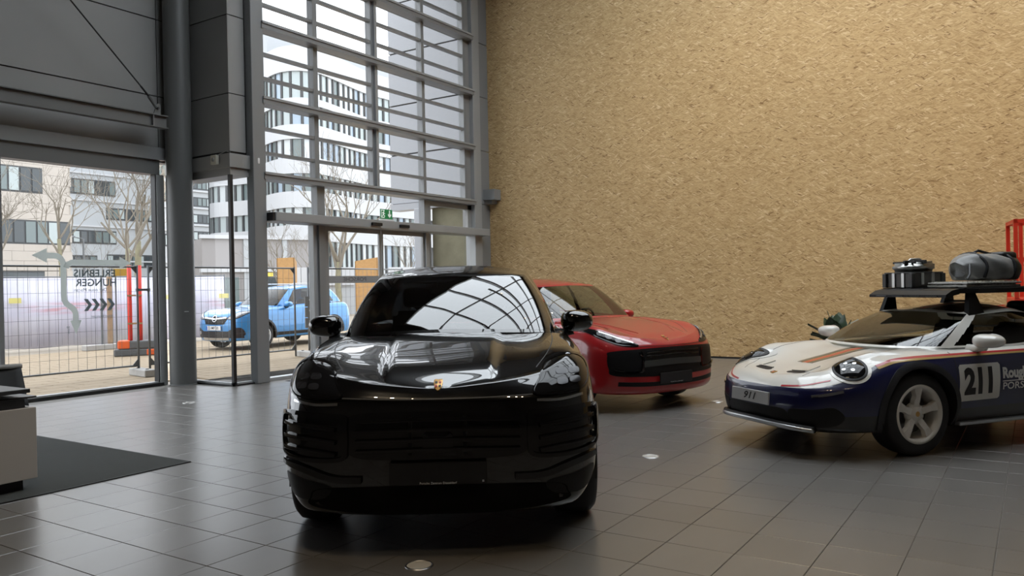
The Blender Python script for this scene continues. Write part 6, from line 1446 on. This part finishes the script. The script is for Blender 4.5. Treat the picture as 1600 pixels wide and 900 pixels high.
# red work platform at the right edge
M_LIFT = mat('red_lacquer', (0.58, 0.035, 0.015), 0.4)
lx, ly = 13.56, 0.30
sl_ = empty('scissor_lift', (lx, ly, 0), math.radians(8), 'red scissor lift with guard rails behind the luggage at the right edge', 'lift')
MB().bbox(-0.4, 0.4, -2.0, 0.0, 0.12, 0.42, 0.02).build('chassis', M_LIFT, sl_)
for x in (-0.36, 0.36):
    for y in (-0.3, -1.7): MB().lathe([(0.0, -0.05), (0.15, -0.05), (0.16, -0.03), (0.16, 0.03), (0.15, 0.05), (0, 0.05)], 24, 'x', (x, y, 0.16)).build('wheel', M_BLACK, sl_)
for k in range(3):
    z0 = 0.44 + k * 0.16
    for x in (-0.3, 0.3): MB().bar((x, -0.1, z0), (x, -1.9, z0 + 0.15), 0.05).bar((x + 0.05, -1.9, z0), (x + 0.05, -0.1, z0 + 0.15), 0.05).build('scissor_arm', mat('dark_red_lacquer', (0.25, 0.02, 0.01), 0.5), sl_)
MB().bbox(-0.42, 0.42, -2.05, 0.03, 0.95, 1.18, 0.015).build('platform', M_LIFT, sl_)
for x in (-0.4, 0.4):
    for y in (0.0, -0.16, -1.0, -2.0): MB().bar((x, y, 1.18), (x, y, 2.28 if y > -0.5 else 2.2), 0.05).build('rail_post', M_LIFT, sl_)
    for z in (1.72, 2.25): MB().bar((x, 0.02, z), (x, -2.02, z), 0.05).build('guard_rail', M_LIFT, sl_)
for z in (1.72, 2.25): MB().bar((-0.42, 0.0, z), (0.42, 0.0, z), 0.05).build('guard_rail', M_LIFT, sl_)

# ---- luggage on the coupe's rack (placed in the car's frame, standing on the platform)
NH = math.radians(143.3)
def on_rack(x, y, z=0.0): c, s = math.cos(NH), math.sin(NH); return (7.978 + c * x - s * y, 1.54 + s * x + c * y, RZ + 0.009 + z)
M_CASE = mat('dark_case_plastic', (0.035, 0.034, 0.032), 0.4); M_CASEP = mat('brown_grey_case_panel', (0.085, 0.078, 0.068), 0.45); M_ALU = mat('brushed_aluminium', (0.50, 0.50, 0.48), 0.35, 1.0)
cr8 = empty('storage_crate', on_rack(-1.30, -0.39), NH, 'dark storage crate with latches on the front of the roof rack', 'crate')
MB().bbox(-0.20, 0.20, -0.17, 0.17, 0, 0.155, 0.008).build('body', M_CASEP, cr8)
for x0, x1 in ((-0.20, 0.20),): MB().bbox(-0.21, 0.21, -0.18, 0.18, 0.142, 0.158, 0.004).build('rim', M_CASE, cr8)
for x, y in ((-0.2, -0.17), (0.2, -0.17), (0.2, 0.17), (-0.2, 0.17)): MB().bbox(x - 0.025, x + 0.025, y - 0.025, y + 0.025, 0, 0.145, 0.006).build('corner_post', M_CASE, cr8)
for x in (-0.07, 0.07): MB().bbox(x - 0.02, x + 0.02, 0.165, 0.182, 0.03, 0.15, 0.004).build('latch', M_ALU, cr8)
for y in (-0.06, 0.06): MB().bbox(0.195, 0.212, y - 0.02, y + 0.02, 0.0, 0.15, 0.004).build('latch', M_ALU, cr8)
jc = empty('jerry_can', on_rack(-1.30, -0.39, 0.159), NH, 'silver jerry can lying strapped on top of the dark crate', 'jerry can')
bm = bmesh.new(); bmesh.ops.create_cube(bm, size=1)
for v in bm.verts:
    f = 1.0 if v.co.x < 0 else 0.78
    v.co = Vector((v.co.x * 0.36, v.co.y * 0.26, (v.co.z + 0.5) * 0.115 * f))
bmesh.ops.bevel(bm, geom=bm.edges[:], offset=0.03, segments=3, affect='EDGES')
MB().bm(bm).build('body', M_ALU, jc, smooth=True)
MB().tube([(-0.1, 0.02, 0.112), (-0.06, 0.02, 0.135), (0.06, 0.02, 0.130), (0.1, 0.02, 0.1)], 0.012, 8).build('handle', M_ALU, jc, smooth=True)
MB().lathe([(0.0, 0.03), (0.03, 0.03), (0.03, 0.0)], 16, 'z', (0.15, 0.05, 0.085)).build('cap', M_CASE, jc)
for x in (-0.02, 0.12): MB().bbox(x - 0.014, x + 0.014, -0.14, 0.14, 0.085, 0.122 if x < 0.05 else 0.108, 0.004).build('strap', M_INK, jc)
# traction boards
for k, (y, lab) in enumerate(((0.02, 'pale traction board under the duffel bag, lower one'), (0.03, 'pale traction board under the duffel bag, upper one'))):
    tb = empty('traction_board', on_rack(-1.55, 0.0 + y, k * 0.028), NH, lab, 'traction board', 'pale traction boards on the rack')
    MB().bbox(-0.42, 0.30, -0.20, 0.26, 0.0, 0.018, 0.005).build('plate', mat('ivory_plastic', (0.55, 0.53, 0.48), 0.5), tb)
    stud = MB()
    for i in range(16):
        for j in range(8): stud.box(-0.40 + i * 0.043, -0.38 + i * 0.043, -0.18 + j * 0.055, -0.16 + j * 0.055, 0.018, 0.0275)
    stud.build('studs', mat('ivory_plastic', (0.55, 0.53, 0.48), 0.5), tb, kind='stuff')
# duffel bag: sagging tube with folded ends, straps and handles
db = empty('duffel_bag', on_rack(-1.76, 0.06, 0.058), NH + math.radians(90 - 2), 'grey waterproof duffel bag with black straps on the roof rack', 'bag')
vs = []; fs = []; nu, nv = 36, 30
for i in range(nv + 1):
    t = -1 + 2 * i / nv; L = t * 0.36; prof = (1 - abs(t) ** 5 * 0.55); 
    for j in range(nu):
        a = 2 * math.pi * j / nu; r = 0.178 * prof * (1 + 0.05 * math.sin(a * 3 + t * 4) + 0.035 * math.sin(a * 7 + t * 9) + 0.03 * math.sin(t * 11 + a))
        x = r * math.cos(a) * 1.12; z = r * math.copysign(abs(math.sin(a)) ** 0.8, math.sin(a)) * 0.9
        z = max(z, -0.10 + 0.01 * math.sin(t * 8)); vs.append((x, L + 0.03 * math.sin(a) * t, z + 0.11))
for i in range(nv):
    for j in range(nu): fs.append((i * nu + j, i * nu + (j + 1) % nu, (i + 1) * nu + (j + 1) % nu, (i + 1) * nu + j))
fs.append(tuple(range(nu))); fs.append(tuple(nv * nu + j for j in range(nu - 1, -1, -1)))
M_TARPB = mat('black_tarpaulin', (0.02, 0.02, 0.02), 0.4, bump=(12, 0.5)); ymid = lambda f: sum(vs[i][1] for i in f) / len(f)
bg_ = mesh_obj('bag_body', *((lambda F: (lambda ids: ([vs[i] for i in ids], [tuple(ids.index(i) for i in f) for f in F]))(sorted({i for f in F for i in f})))([f for f in fs if ymid(f) <= 0.14])), mat('grey_tarpaulin', (0.235, 0.235, 0.23), 0.38, bump=(9, 0.6)), db, True)
def used(F):
    ids = sorted({i for f in F for i in f}); k = {i: n for n, i in enumerate(ids)}; return [vs[i] for i in ids], [tuple(k[i] for i in f) for f in F]
bg2 = mesh_obj('bag_end', *used([f for f in fs if ymid(f) > 0.14]), M_TARPB, db, True)
for y in (-0.20, 0.17): MB().tube([(0.20 * math.cos(t), y + 0.01 * math.sin(t * 5), 0.11 + 0.165 * math.sin(t)) for t in np.linspace(-0.5, math.pi + 0.5, 20)], 0.016, 6).build('strap', M_INK, db, smooth=True)
MB().tube([(0.02, -0.22, 0.255), (0.03, -0.12, 0.30), (0.02, 0.05, 0.265)], 0.014, 8).build('handle', M_INK, db, smooth=True)
MB().bbox(-0.12, 0.12, 0.10, 0.30, 0.20, 0.285, 0.03).build('end_flap', M_TARPB, db, smooth=True)
MB().tube([(0.12, -0.33, 0.16), (0.20, -0.42, 0.06), (0.21, -0.46, 0.02)], 0.012, 6).build('tie_strap', M_INK, db)
